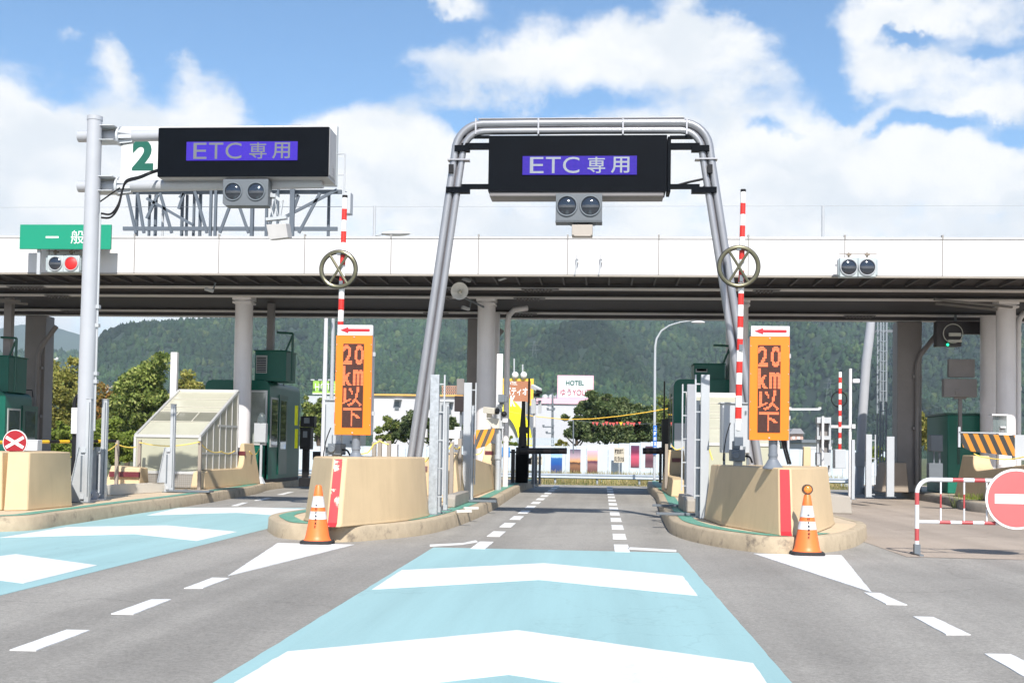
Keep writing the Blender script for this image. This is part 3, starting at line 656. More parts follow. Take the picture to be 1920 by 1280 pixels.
rp = ln.new('ShaderNodeMix'); rp.data_type = 'RGBA'; rp.inputs['A'].default_value = (.035,.025,.60,1); rp.inputs['B'].default_value = (.10,.035,.66,1); ll.new(nv.outputs['Fac'], rp.inputs['Factor'])
ll.new(rp.outputs['Result'], lb.inputs['Emission Color']); ll.new(mr.outputs[0], lb.inputs['Emission Strength']); lb.inputs['Base Color'].default_value = (.01,.01,.015,1); lb.inputs['Specular IOR Level'].default_value = .08
led_tx, ln, ll, lb = nt('led_letters')
tcx = ln.new('ShaderNodeTexCoord'); vo = ln.new('ShaderNodeTexVoronoi'); vo.inputs['Scale'].default_value = 55; vo.inputs['Randomness'].default_value = 0
ll.new(tcx.outputs['Object'], vo.inputs['Vector'])
mr = ln.new('ShaderNodeMapRange'); mr.inputs['From Min'].default_value = .3; mr.inputs['From Max'].default_value = .6; mr.inputs['To Min'].default_value = .50; mr.inputs['To Max'].default_value = .10; ll.new(vo.outputs['Distance'], mr.inputs['Value'])
lb.inputs['Emission Color'].default_value = (.60,.70,.82,1); ll.new(mr.outputs[0], lb.inputs['Emission Strength']); lb.inputs['Base Color'].default_value = (.05,.05,.05,1)

def etc_display(parent, x0, z0, x1, z1, Y):
    b = MB(); b.box(x0, x1, Y-.012, Y+.02, z0, z1); d = b.build('display', led_bg, parent)
    w, h = x1-x0, z1-z0; zz0, zz1 = z0+.07*h, z1-.06*h; y = Y-.016
    text(d, 'lettering', 'E', x0+.065*w, x0+.155*w+.03*w, zz0, zz1, y, led_tx, .0)
    text(d, 'lettering', 'T', x0+.205*w, x0+.335*w, zz0, zz1, y, led_tx, .0)
    text(d, 'lettering', 'C', x0+.355*w, x0+.50*w, zz0, zz1, y, led_tx, .0)
    text(d, 'lettering', '専', x0+.57*w, x0+.725*w, zz0, zz1, y, led_tx, .008)
    text(d, 'lettering', '用', x0+.775*w, x0+.935*w, zz0, zz1, y, led_tx, .012)

# ------------------------------------------------------------------ cantilever sign mast (left)
YM = 19.5
q = G(157, 943, ISZ); XM = W(164, 640, YM).x
mast = thing('sign_mast', 'grey cantilever mast on the left island carrying the black electronic lane sign', 'sign', (XM, YM, ISZ))
ztop = W(180, 220, YM).z
b = MB(); b.cyl((XM, YM, ISZ+.03), (XM+.02, YM, ztop), .143, .124, 40); b.cyl((XM+.02, YM, ztop-.06), (XM+.02, YM, ztop+.01), .132, n=40); b.build('pole', mast_m, mast)
b = MB(); b.box(XM-.26, XM+.26, YM-.26, YM+.26, ISZ, ISZ+.03)
for i in range(8):
    a = i*PI/4+.2; b.obox((XM+.14*math.cos(a), YM+.14*math.sin(a), ISZ+.13), (XM+.25*math.cos(a), YM+.25*math.sin(a), ISZ+.06), .015, .14)
b.build('base_plate', mast_m, mast)
CY = 19.35
for yp in (253, 347.5):
    z = W(200, yp, YM+.12).z
    xa = W(147, yp, YM+.2).x; xb = W(605, yp, YM+.2).x
    b = MB(); b.cyl((xa, YM+.22, z), (XM+.35, YM+.22, z), .10, n=24); b.cyl((XM+.35, YM+.22, z), (xb, YM+.22, z+.06), .098, n=24); b.build('arm', mast_m, mast)
    fx = XM+.38
    b = MB(); b.cyl((fx-.02, YM+.22, z), (fx+.02, YM+.22, z), .165, n=28)
    for k in range(8):
        a = k*PI/4+.3; u = Vector((0, math.cos(a), math.sin(a))); c0 = Vector((fx, YM+.22, z))
        b.obox(c0+u*.13+Vector((.02,0,0)), c0+u*.10+Vector((.24,0,0)), .012, .05)
    for s in (-1, 1):
        b.box(XM-.02, fx, YM-.06, YM+.30, z+s*.125-.006, z+s*.125+.006)
    b.build('flange', M('flange_paint', (.5,.52,.54), .4), mast)
x0, z1 = W(296, 285, CY).x, W(456, 239, CY).z
x1, z0 = W(616, 285, CY).x, W(456, 331, CY).z
b = MB(); b.box(x0+.01, x1-.01, CY+.03, CY+.62, z0-.01, z1+.02); b.box(x1-.009, x1+.0, CY+.08, CY+.55, z0+.04, z1-.02)
for k in range(4): b.box(x1, x1+.006, CY+.30, CY+.45, z0+.06+.05*k, z0+.085+.05*k)
cab = b.build('cabinet', M('cabinet_side', (.36,.355,.36), .4, var=.05), mast, bevel=.006)
b = MB(); b.box(x0, x1, CY, CY+.03, z0, z1); fr = b.build('front_panel', black, mast, bevel=.004)
dx0, dz1 = W(350, 284, CY).x, W(454, 266, CY).z; dx1, dz0 = W(558, 284, CY).x, W(454, 301, CY).z
etc_display(mast, dx0, dz0, dx1, dz1, CY-.003)
b = MB()
for k in range(9):
    x = x0+.15+(x1-x0-.3)*k/8; b.cyl((x, CY+.1, z1+.02), (x, CY+.1, z1+.05), .012, n=6)
b.path([(x1-.75, CY+.2, z1+.02), (x1-.68, CY+.2, z1+.10), (x1-.55, CY+.2, z1+.1), (x1-.5, CY+.2, z1+.02)], .006, 5)
b.build('roof_bolt', greyp, mast)
sx0, sz1 = W(417, 360, CY).x, W(460, 335, CY).z; sx1, sz0 = W(502, 360, CY).x, W(460, 385, CY).z
b = MB(); b.prism([(sx0+.04, sz0), (sx1, sz0), (sx1, sz1), (sx0, sz1), (sx0, sz0+.04)], 'y', CY+.02, CY+.26)
sb = b.build('signal_box', M('signal_grey', (.105,.12,.135), .5), mast, bevel=.005)
for xp in (437, 480): p = W(xp, 359, CY+.02); lens(sb, p.x, p.y, p.z, .138, hood=False)
# sensor box on its bracket
b = MB(); p = W(520, 432, CY+.15)
b.add([], []); b.loft([[(p.x-.19, p.y+.25, p.z+.14), (p.x+.15, p.y+.25, p.z+.16), (p.x+.2, p.y+.25, p.z-.1), (p.x-.15, p.y+.25, p.z-.13)], [(p.x-.2, p.y, p.z+.10), (p.x+.14, p.y, p.z+.12), (p.x+.19, p.y, p.z-.12), (p.x-.14, p.y, p.z-.16)]])
b.build('sensor_box', M('sensor_grey', (.40,.39,.38), .5), mast, bevel=.008)
b = MB(); a = W(505, 362, CY+.2)
b.obox(a, W(530, 378, CY+.2), .05, .05); b.obox(W(505,380,CY+.2), W(515,412,CY+.2), .02, .02); b.obox(W(530,378,CY+.2), W(524,415,CY+.2), .04, .02); b.obox(W(500,412,CY+.2), W(538,408,CY+.2), .12, .05); b.path([W(514,365,CY+.2), W(518,390,CY+.15), W(524,412,CY+.2)], .008, 6); b.box(a.x, a.x+.12, CY+.15, CY+.3, a.z-.08, a.z-.02)
b.build('sensor_bracket', steel, mast)
b = MB()
for o_ in (0, 5):
    b.cable([W(190,400+o_*1.6,YM), W(208,401+o_*1.2,YM), W(222,383+o_,YM), W(230,355,YM), W(238,338+o_*.6,YM-.1), W(262,331+o_*.6,YM-.1), W(282,323+o_*.5,YM-.1), W(297,318+o_*.5,YM+.1)], .018, 8)
b.cable([W(188,378,YM+.1), W(205,366,YM), W(225,352,YM)], .013, 7)
b.build('cable', blackp, mast)
b = MB(); b.path([(XM+.155, YM+.02, z) for z in (W(188,400,YM).z, 3.2, 1.4)], .02, 8)
for yp in (575, 610, 700, 715): z = W(183, yp, YM).z; b.box(XM+.13, XM+.2, YM-.03, YM+.05, z-.03, z+.03)
b.build('conduit', steel, mast)
b = MB(); b.px(133, 764, 147, 813, YM-.05, .14); b.build('junction_box', white, mast, bevel=.008)
b = MB(); b.cable([W(148,742,YM), W(143,746,YM), W(140,756,YM), W(140,764,YM)], .035, 10); b.build('drain_hose', blackp, mast); b = MB(); b.px(134, 813, 143, 890, YM, .06); b.build('drain_pipe', blackp, mast)

# ------------------------------------------------------------------ arch gantry (centre)
YG = 17.5
pl, pr = W(771, 850, YG), W(1420, 850, YG)
arch = thing('arch_gantry', 'twin tube steel arch over the centre lane carrying the black electronic sign', 'gantry', ((pl.x+pr.x)/2, YG, ISZ))
def arch_path(o):                 # o: offset inwards in metres
    tl, tr = W(851, 300, YG), W(1334, 300, YG)
    zt_ = W(1090, 231, YG).z-o
    xl = lambda z: tl.x+(pl.x-tl.x)*(tl.z-z)/(tl.z-pl.z)+o*1.02+ .018*0
    xr = lambda z: tr.x+(pr.x-tr.x)*(tr.z-z)/(tr.z-pr.z)-o*1.02
    pts = [(xl(z), YG, z) for z in (ISZ, 2, 3.5, zt_-.45)]
    rc = .42-o*.8; cx0 = xl(zt_-rc)+rc
    a0 = [(cx0-rc*math.cos(a), YG, zt_-rc+rc*math.sin(a)) for a in [PI/2*k/8 for k in range(1, 9)]]
    cx1 = xr(zt_-rc)-rc
    a1 = [(cx1+rc*math.sin(a), YG, zt_-rc+rc*math.cos(a)) for a in [PI/2*k/8 for k in range(0, 8)]]
    return pts[:3]+[(xl(zt_-rc-.12), YG, zt_-rc-.12)]+a0+[((cx0+cx1)/2, YG, zt_+.005)]+a1+[(xr(zt_-rc-.12), YG, zt_-rc-.12)]+[(xr(z), YG, z) for z in (3.5, 2, ISZ)]
b = MB(); b.path(arch_path(.0), .057, 20); b.build('outer_tube', arch_m, arch)
b = MB(); b.path(arch_path(.118), .052, 20); b.build('inner_tube', arch_m, arch)
b = MB()
P1, P2 = arch_path(0), arch_path(.118)
b.path([(p[0]*.5+q[0]*.5, YG+.03, p[2]*.5+q[2]*.5) for p, q in zip(P1, P2)], .03, 6)
b.build('web', M('web_dark', (.10,.09,.10), .6), arch)
b = MB()
for xp in (1010, 1168, 893, 1287): X = W(xp, 240, YG).x; b.box(X-.012, X+.012, YG-.085, YG+.085, W(xp,254,YG).z, W(xp,225,YG).z)
for P0 in (P1[3], P1[-4]):
    s = 1 if P0[0] < 0 else -1; b.box(min(P0[0]-s*.09, P0[0]+s*.24), max(P0[0]-s*.09, P0[0]+s*.24), YG-.08, YG+.08, P0[2]-.03, P0[2]-.012)
zc = W(1090, 224, YG).z; b.box(W(897,224,YG).x, W(1283,224,YG).x, YG-.03, YG+.03, zc+.01, zc+.02)
b.build('joint_clamp', M('clamp_grey', (.35,.35,.37), .4, metal=.5), arch)
for X in (pl.x+.07, pr.x-.07):
    b = MB(); b.box(X-.25, X+.25, YG-.2, YG+.2, ISZ, ISZ+.03); b.build('base_plate', steel, arch)
YS = YG-.12
x0, z1 = W(916, 307, YS).x, W(1088, 254, YS).z; x1, z0 = W(1258, 307, YS).x, W(1088, 359, YS).z
b = MB(); b.box(x0, x1-.07, YS, YS+.45, z0, z1); b.box(x1-.05, x1, YS+.01, YS+.4, z0+.0, z1-.02)
b.box(x0+.02, x1-.1, YS+.02, YS+.43, z0-.065, z0-.001, 1)
b.build('cabinet', [black, M('cabinet_base', (.16,.15,.15), .4)], arch, bevel=.006)
b = MB(); b.box(x0, x1-.06, YS-.004, YS, z0, z1-.0); b.build('front_panel', black, arch)
dx0, dz1 = W(980, 310, YS).x, W(1087, 293, YS).z; dx1, dz0 = W(1194, 310, YS).x, W(1087, 328, YS).z
etc_display(arch, dx0, dz0, dx1, dz1, YS-.008)
for side, xs_ in ((0, (853, 918)), (1, (1256, 1335))):
    for y0_, y1_, yc0, yc1 in ((268,279,272,283), (345,353,350,361)):
        b = MB()
        if side == 0: b.px(865, y0_, 918, y1_, YG-.05, .08); b.px(836 if y0_ > 300 else 852, yc0, 880, yc1, YG-.08, .12)
        else: b.px(1256, y0_, 1312, y1_, YG-.05, .08); b.px(1297, yc0, 1344 if y0_ > 300 else 1330, yc1, YG-.08, .12)
        b.build('side_bracket', black, arch)
    b = MB()
    if side == 0: b.px(866, 254, 918, 258, YG-.02, .08)
    else: b.px(1256, 254, 1308, 259, YG-.02, .08)
    b.build('side_bracket', black, arch)
b = MB(); b.cable([W(1262,350,YG), W(1290,342,YG), W(1320,335,YG), W(1336,326,YG)], .018, 8); b.cable([W(1318,352,YG), W(1326,345,YG), W(1338,343,YG)], .014, 8)
for xp in (846, 1332): b.px(xp-5, 308, xp+4, 324, YG-.1, .1)
b.build('cable', blackp, arch)
sx0, sz1 = W(1042, 390, YS).x, W(1085, 363, YS).z; sx1, sz0 = W(1129, 390, YS).x, W(1085, 414, YS).z
b = MB(); b.box(sx0, sx1, YS, YS+.25, sz0, sz1); b.box(sx0-.004, sx1+.004, YS-.002, YS+.26, sz0-.02, sz0-.001)
sb = b.build('signal_box', M('signal_grey', (.105,.12,.135), .5), arch, bevel=.005)
for xp in (1063, 1107): p = W(xp, 386, YS); lens(sb, p.x, p.y, p.z, .137, hood=False)
b = MB(); b.px(1072, 421, 1111, 441, YS+.02, .25); b.px(1076, 440, 1108, 443, YS+.0, .1); b.build('sensor_box', M('sensor_beige', (.36,.32,.28), .5), arch, bevel=.008)
b = MB(); b.px(1084, 413, 1087, 423, YS+.1, .03); b.px(1102, 413, 1110, 423, YS+.1, .04); b.path([W(1064,415,YS+.05), W(1068,422,YS+.05), W(1072,424,YS+.05)], .006, 5); b.path([W(1121,415,YS+.05), W(1117,422,YS+.05), W(1111,424,YS+.05)], .006, 5); b.build('sensor_bracket', dgrey, arch)

# ------------------------------------------------------------------ big number board on the roof
YN = 28.0
nb_ = thing('lane_number_board', 'large white board with a green 2 standing on the canopy behind the left sign', 'sign', (W(430,440,YN).x, YN, zt-.2))
x0, z1 = W(227, 290, YN).x, W(430, 236, YN).z; x1, z0 = W(631, 290, YN).x, W(430, 348, YN).z
b = MB(); b.box(x0, x1, YN, YN+.18, z0, z1); bd = b.build('board', M('board_white', (.60,.62,.60), .4, var=.03), nb_, bevel=.01)
text(nb_, 'numeral', '2', W(248,290,YN).x, W(288,290,YN).x, W(268,320,YN).z, W(268,262,YN).z, YN-.002, numgreen, .045)
b = MB(); zlo, zhi = zt-.15, W(430,356,YN).z
for xp, w in ((233,5),(257,4),(269,5),(320,5),(329,4),(352,4),(364,5),(393,5),(402,5),(463,7),(471,5),(498,5),(519,4),(546,9),(602,5),(640,4)):
    X = W(xp, 400, YN).x; w_ = w/2200*YN/2; dd = (xp*7 % 3)*.35; b = MB(); b.box(X-w_, X+w_, YN+.05+dd, YN+.12+dd, zlo, zhi+.05); b.build('upright', truss_m, nb_)
b = MB()
for q in ((237,357,255,437),(275,372,362,422),(365,357,388,437),(532,408,632,356),(296,365,275,410),(545,370,560,366),(560,366,547,402),(258,362,270,437),(300,362,322,437),(412,437,440,362),(440,362,466,437),(502,437,520,362),(560,437,600,362),(337,371,345,362),(345,362,335,392)):
    b = MB(); b.obox(W(q[0],q[1],YN+.15), W(q[2],q[3],YN+.15), .05, .07); b.build('diagonal_brace', truss_m, nb_)
b = MB(); b.px(230, 425, 632, 432, YN+.14, .07); b.px(232, 356, 640, 363, YN+.2, .08); b.build('rail', truss_m, nb_)
b = MB(); p0, p1 = W(633,289,YN), W(647,289,YN); b.path([p0, p1, (p1.x, YN, zt-.1)], .02, 8); b.path([W(633,328,YN), W(647,328,YN)], .015, 8)
b.build('ladder_rail', greyp, nb_)
b = MB(); b.px(643, 360, 657, 400, YN-.2, .3); b.build('control_box', greyp, nb_, bevel=.01)
# lamp head peeping above the roof
p = W(742, 438, 46.0); t = thing('street_lamp', 'street lamp whose white head shows just above the canopy roof', 'street lamp', (p.x-2.5, 46.2, -.3))
b = MB(); b.path([(p.x-2.5,46.2,-.3),(p.x-2.5,46.2,p.z-1),(p.x-2.2,46.1,p.z-.45),(p.x-1.2,46,p.z-.15),(p.x-.35,46,p.z)], [.09,.06,.05,.035,.03], 10); b.build('pole', greyp, t)
b = MB(); b.ball((p.x, 46, p.z), .6, 8, sc=(1,.35,.16)); b.build('lamp_head', M('lamp_white', (.7,.7,.7), .3), t)

# ------------------------------------------------------------------ green general-lane sign and signals
YQ = 26.35
t = thing('lane_sign', 'green sign with white characters on the canopy behind the grey mast', 'sign', (W(122,445,YQ).x, YQ, W(122,467,YQ).z))
b = MB(); b.px(37, 421, 208, 467, YQ, .05); b.build('panel', signgreen, t, bevel=.004)
text(t, 'lettering', '一', W(86,444,YQ).x, W(110,444,YQ).x, W(98,446.5,YQ).z, W(98,443,YQ).z, YQ-.001, boomw)
text(t, 'lettering', '般', W(133,444,YQ).x, W(158,444,YQ).x, W(146,457,YQ).z, W(146,432,YQ).z, YQ-.001, boomw, .0)
b = MB(); b.px(69, 467, 75, 514, YQ+.08, .06); b.px(160, 467, 166, 514, YQ+.08, .06); b.px(60, 440, 190, 446, YQ+.06, .55); b.build('bracket', greyp, t)
def signal_pair(label, xs, yp, rp, litred=False, nubs=True):
    Y = YQ+.1; X = W(sum(xs)/2, yp, Y).x
    t = thing('lane_signal', label, 'traffic light', (X, Y, W(xs[0], yp+20, Y).z), 'twin round lane signals on the canopy edge')
    b = MB()
    for x in xs: b.px(x-rp*1.22, yp-rp*1.32, x+rp*1.22, yp+rp*1.32, Y+.04, .2)
    hb = b.build('housing', M('signal_housing', (.40,.45,.46), .4), t, bevel=.02)
    b = MB()
    for s, x in ((-1, xs[0]), (1, xs[1])): b.px(x+s*rp*1.22-3, yp-rp*1.1, x+s*rp*1.22+3, yp+rp*1.1, Y+.09, .15)
    b.build('side_cover', M('signal_housing2', (.33,.38,.40), .4), t, bevel=.015)
    for i, x in enumerate(xs):
        p = W(x, yp, Y+.03); lens(t, p.x, p.y, p.z, rp/2200*Y, emis('red_lamp', (1,.02,.025), .25, (.3,.01,.01)) if litred and i == 1 else None)
    b = MB()
    for x in xs: b.px(x-1.5, yp-rp*1.32-9, x+1.5, yp-rp*1.3, Y+.15, .04); b.px(x-4, yp-rp*1.32-7, x+5, yp-rp*1.32-4, Y+.12, .05)
    b.px(xs[0]-rp*1.3, yp-rp*1.35-7, xs[1]+rp*1.3, yp-rp*1.35-6, Y+.3, .02)
    b.build('hanger', M('hanger_brown', (.2,.16,.12), .5), t)
signal_pair('twin lane signal with its right lamp lit red below the green sign', (103.5,133.5), 494, 12.5, True)
signal_pair('twin lane signal with both lamps dark, on the right of the canopy edge', (1591.5,1626), 501, 14)
# two stub pipes on the fascia
for xp, w in ((1079,'left'),(1124,'right')):
    p = W(xp+4, 482, YF-.12); t = thing('antenna', f'short white antenna rod on the canopy edge, {w} one of the pair', 'antenna', (p.x-.06, YF-.12, zb), 'short antenna rods on the canopy edge')
    b = MB(); b.cyl((p.x-.06, YF-.12, zb), (p.x, YF-.12, p.z+.0), .018, n=10); b.build('rod', greyp, t)
    b = MB(); b.cyl((p.x, YF-.12, p.z-.05), (p.x, YF-.12, p.z+.06), .035, n=12); b.box(p.x-.02, p.x+.02, YF-.12, YF+.02, p.z-.12, p.z-.09); b.build('head', white, t)

# ------------------------------------------------------------------ raised boom gates
BG = 'raised striped boom gates'
def boom(label, xp, ytop, ybase, Y, cyp, rp):
    X = W(xp, 650, Y).x; zt_ = W(xp, ytop, Y).z; z0 = W(xp, ybase, Y).z
    t = thing('boom_gate', label, 'boom gate', (X, Y, 1.0), BG)
    n_ = int((zt_-z0)/.158); pts = [(X+(k/n_)*.045, Y, z0+(zt_-z0)*k/n_) for k in range(n_+1)]
    b = MB(); b.path(pts, [.046+(.036-.046)*k/n_ for k in range(n_+1)], 16, mf=lambda i: (1 if (n_-1-i) % 2 == 1 and i > 0 else 0)); b.build('boom', [boomw, red], t, smooth=50)
    b = MB(); b.cyl((X+.045, Y, zt_), (X+.045, Y, zt_+.035), .038, n=16); b.build('end_cap', blackp, t)
    p = W(xp, cyp, Y-.06); r = rp/2200*Y
    d = MB(); d.ring((p.x, Y-.075, p.z), r-.02, .024, 44, 8); d.ring((p.x, Y-.07, p.z), r+.0, .012, 44, 6, 1); d.ring((p.x, Y-.07, p.z), r-.045, .008, 44, 6, 1)
    for a in (math.radians(58), math.radians(122)):
        u = Vector((math.cos(a), 0, math.sin(a)))*(r-.03); c0 = Vector((p.x, Y-.075, p.z))
        d.path([c0-u, c0+u], .019, 8); 
    d.build('cross_ring', [bronze, bronzed], t)
    b = MB(); b.box(p.x-.03, p.x+.03, Y-.09, Y-.03, p.z+r-.06, p.z+r-.03)
    for k in (.33, .62): z = z0+(zt_-z0)*k; b.box(X-.0, X+.05, Y-.06, Y-.03, z, z+.09)
    b.build('clip', dgrey, t)
    b = MB(); b.box(X-.05, X+.07, Y-.03, Y+.06, z0-.22, z0+.1); b.build('boom_socket', greyp, t, bevel=.005)
    b = MB(); b.box(X-.10, X+.09, Y-.12, Y+.2, 1.08, 1.24); b.box(X-.07, X+.03, Y-.02, Y+.1, 1.24, 1.36); b.cyl((X-.04, Y-.12, 1.16), (X-.04, Y-.16, 1.16), .05); b.build('drive_unit', dgrey, t, bevel=.01)
    b = MB(); b.cable([(X-.1, Y+.05, z0+.1), (X-.16, Y+.02, z0-.1), (X-.2, Y, z0-.4), (X-.18, Y, 1.1)], .008, 6); b.cable([(X+.09, Y, 1.15), (X+.16, Y-.02, 1.14), (X+.2, Y, 1.06)], .014, 6); b.build('cable', blackp, t)
    b = MB(); b.box(X-.05, X+.06, Y-.04, Y+.1, .95, 1.085); b.build('pedestal', greyp, t)
    return t
boom('raised red and white boom with bronze cross ring, left of the centre lane', 635, 371, 815, 16.3, 505, 36)
boom('raised red and white boom with bronze cross ring, right of the centre lane', 1385, 360, 806, 16.5, 500, 38.5)
# control cabinets behind the booms
def cabinet(label, x0, y0, x1, y1, Y, d=.35):
    a = W((x0+x1)/2, y1, Y); t = thing('control_cabinet', label, 'cabinet', (a.x, Y, a.z), 'grey cabinets behind the speed signs')
    b = MB(); b.px(x0, y0, x1, y1, Y, d); b.build('body', greyp, t, bevel=.01)
    b = MB(); b.px(x0-3, y0-2, x1+3, y0, Y-.03, d+.06); b.build('lid', greyp, t)
    b = MB(); b.px(x0+1, y0+8, x0+2.5, y1-6, Y-.01, .01); b.px(x1-9, y0+14, x1-6, y0+20, Y-.02, .02); b.px(x1-12, y1-12, x1-8, y1-7, Y-.02, .02)
    b.build('door_trim', dgrey, t)
    b = MB()
    for x in (x0+4, x1-4): b.px(x-2, y1, x+2, y1+24, Y+.1, .05)
    b.build('leg', dgrey, t)
    return t
cabinet('grey control cabinet behind the left orange speed sign', 608, 750, 668, 838, 17.0)
cabinet('grey control cabinet behind the right boom, beside the orange sign', 1354, 756, 1406, 849, 17.1)

# ------------------------------------------------------------------ orange speed signs
LEDD = emis('led_red', (1,.25,.09), .95, (.2,.02,.01))
disp_m = M('display_dark', (.075,.036,.03), .4, var=.2, scale=30, spec=.15)
def speed_sign(label, xa, xb, y0, y1, ya, Y, post_x, th_=.22):
    X0, X1 = W(xa, (y0+y1)/2, Y).x, W(xb, (y0+y1)/2, Y).x; z1, z0 = W((xa+xb)/2, y0, Y).z, W((xa+xb)/2, y1, Y).z
    t = thing('speed_sign', label, 'speed sign', ((X0+X1)/2, Y, ISZ), 'orange vertical speed signs on the island noses')
    b = MB(); b.box(X0+.004, X1-.004, Y+.02, Y+th_, z0+.006, z1-.004); b.build('cabinet', M('sign_side', (.40,.40,.43), .4, metal=.2), t, bevel=.006)
    b = MB(); b.box(X0, X1, Y, Y+.02, z0, z1); fp = b.build('front_panel', orange, t, bevel=.003)
    w, h = X1-X0, z1-z0
    dx0, dx1 = X0+w*.205, X0+w*.775; dz1, dz0 = z1-h*.082, z0+h*.075
    b = MB(); b.box(dx0, dx1, Y-.006, Y-.0005, dz0, dz1)
    for k in range(64): z = dz0+(dz1-dz0)*(k+.02)/64; b.box(dx0, dx1, Y-.0085, Y-.0062, z, z+.0022)
    dsp = b.build('display', disp_m, t)
    cw, ch = (dx1-dx0)/16, (dz1-dz0)/64
    for k, (s, c0, r0, cols, rows) in enumerate((('2', 0, 1, 7, 15), ('0', 9, 1, 7, 15), ('k', 0, 17, 7, 15), ('m', 8, 20, 8, 12), ('以', 0, 33, 15, 15), ('下', 1, 49, 14, 14))):
        b = MB()
        for c, r in led(s, cols, rows, .026 if k < 4 else .013):
            xx = dx0+(c0+c)*cw; zz = dz1-(r0+r)*ch; b.box(xx+cw*.04, xx+cw*.96, Y-.012, Y-.009, zz-ch*.9, zz-ch*.14)
        b.build('led_lettering', LEDD, dsp, smooth=0)
    ax0, ax1 = X0+w*.03, X1; az0, az1 = z1+.004, W((xa+xb)/2, ya, Y).z
    b = MB(); b.box(ax0, ax1, Y+.005, Y+.09, az0, az1); ap = b.build('arrow_plate', white, t, bevel=.003)
    cz = (az0+az1)/2; aw = ax1-ax0; ah = az1-az0
    b = MB(); b.prism([(ax0+aw*.08, cz), (ax0+aw*.31, cz+ah*.3), (ax0+aw*.31, cz+ah*.13), (ax1-aw*.08, cz+ah*.13), (ax1-aw*.08, cz-ah*.13), (ax0+aw*.31, cz-ah*.13), (ax0+aw*.31, cz-ah*.3)], 'y', Y+.0, Y+.004); b.build('arrow', dred, t, smooth=0)
    b = MB()
    for xx in (X0+.012, X1-.012):
        for k in range(4): z = z0+h*(.1+.27*k); b.cyl((xx, Y-.006, z), (xx, Y, z), .006, n=8)
    b.cyl(((X0+X1)/2, Y-.012, z0+.03), ((X0+X1)/2, Y, z0+.03), .01, n=8); b.cyl(((X0+X1)/2, Y-.012, z1-.02), ((X0+X1)/2, Y, z1-.02), .009, n=8)
    b.box(X1-.003, X1+.03, Y+.08, Y+.1, z0+h*.2, z0+h*.24); b.box(X1-.003, X1+.03, Y+.08, Y+.1, z0+h*.8, z0+h*.84); b.build('screw', greyp, t)
    PX = W(post_x, 800, Y+.1).x
    b = MB(); b.cyl((PX, Y+.11, ISZ), (PX, Y+.11, z0+.1), .056, n=20); b.cyl((PX, Y+.11, z0-.20), (PX, Y+.11, z0-.17), .064, n=20); b.lathe((PX, Y+.11, 1.0), [(.13,.0),(.13,.02),(.10,.05),(.06,.12)], 20); b.build('post', M('post_grey', (.16,.18,.21), .45), t)
    return t
speed_sign('orange electronic speed sign with red lettering, left of the centre lane', 628.5, 696.5, 629, 815, 609, 15.9, 668)
sp2 = speed_sign('orange electronic speed sign with red lettering, right of the centre lane', 1405.5, 1480, 631, 825, 611, 14.9, 1450)
b = MB()
for k in (0, 4.5): b.cable([W(1467+k,825,15.0), W(1471+k,845,15.0), W(1478+k,870,15.0)], .014, 8)
b.build('cable', blackp, sp2)

# ------------------------------------------------------------------ cones
def cone_at(label, xp, yp):
    p = G(xp, yp-4); t = thing('traffic_cone', label, 'traffic cone', tuple(p), 'traffic cones at the island noses')
    b = MB(); X, Y = p.x, p.y; rr = []
    for s, z in ((1, 0), (1, .028), (.93, .042)):
        ring = []
        for k in range(24):
            a = 2*PI*k/24; cx_, sy_ = math.cos(a), math.sin(a); q_ = (abs(cx_)**5+abs(sy_)**5)**(-1/5)
            ring.append((X+.195*s*q_*cx_, Y+.195*s*q_*sy_, z+.004))
        rr.append(ring)
    b.loft(rr); b.build('base', rubber, t)
    def rad(z): return .155-.155*.76*(z-.045)/(.72-.045)
    b = MB(); b.lathe((X, Y, 0), [(rad(.045)+.02,.042),(rad(.055)+.004,.06)]+[(rad(z), z) for z in (.1,.2,.3,.4,.5,.6,.70)]+[(.03,.72),(.02,.722)], 32); b.build('cone_body', coneo, t)
    for z0_, z1_ in ((.305,.40),(.45,.585)):
        b = MB(); b.lathe((X, Y, 0), [(rad(z0_)+.002, z0_), (rad(z1_)+.002, z1_)], 32); b.build('reflective_band', white, t)
    for k, ch_ in enumerate('中日本高速道路'):
        z = .475-.043*k; r_ = rad(z)+.004
        o = text(t, 'lettering', ch_, X-.013, X+.013, z-.015, z+.015, Y-r_-.001, blackp, .02)
    return t, p
cone_at('plain orange cone with two white bands beside the worn red stripe', 595, 1023)
t, p = cone_at('orange cone topped by a round amber lamp beside the solid red stripe', 1513, 1044)
b = MB(); b.cyl((p.x, p.y-.035, .775), (p.x, p.y+.035, .775), .06, n=28); b.cyl((p.x, p.y, .70), (p.x, p.y, .73), .022); b.build('lamp_body', M('lamp_brown', (.06,.03,.02), .5), t)
b = MB(); b.loft([[(p.x+r*math.cos(2*PI*j/24), y, .775+r*math.sin(2*PI*j/24)) for j in range(24)] for r, y in ((.046,p.y-.037),(.035,p.y-.05),(.015,p.y-.056),(.001,p.y-.057))], cap=False); b.build('amber_lens', M('amber', (.75,.22,.02), .2, var=.35, scale=25, coat=1), t)

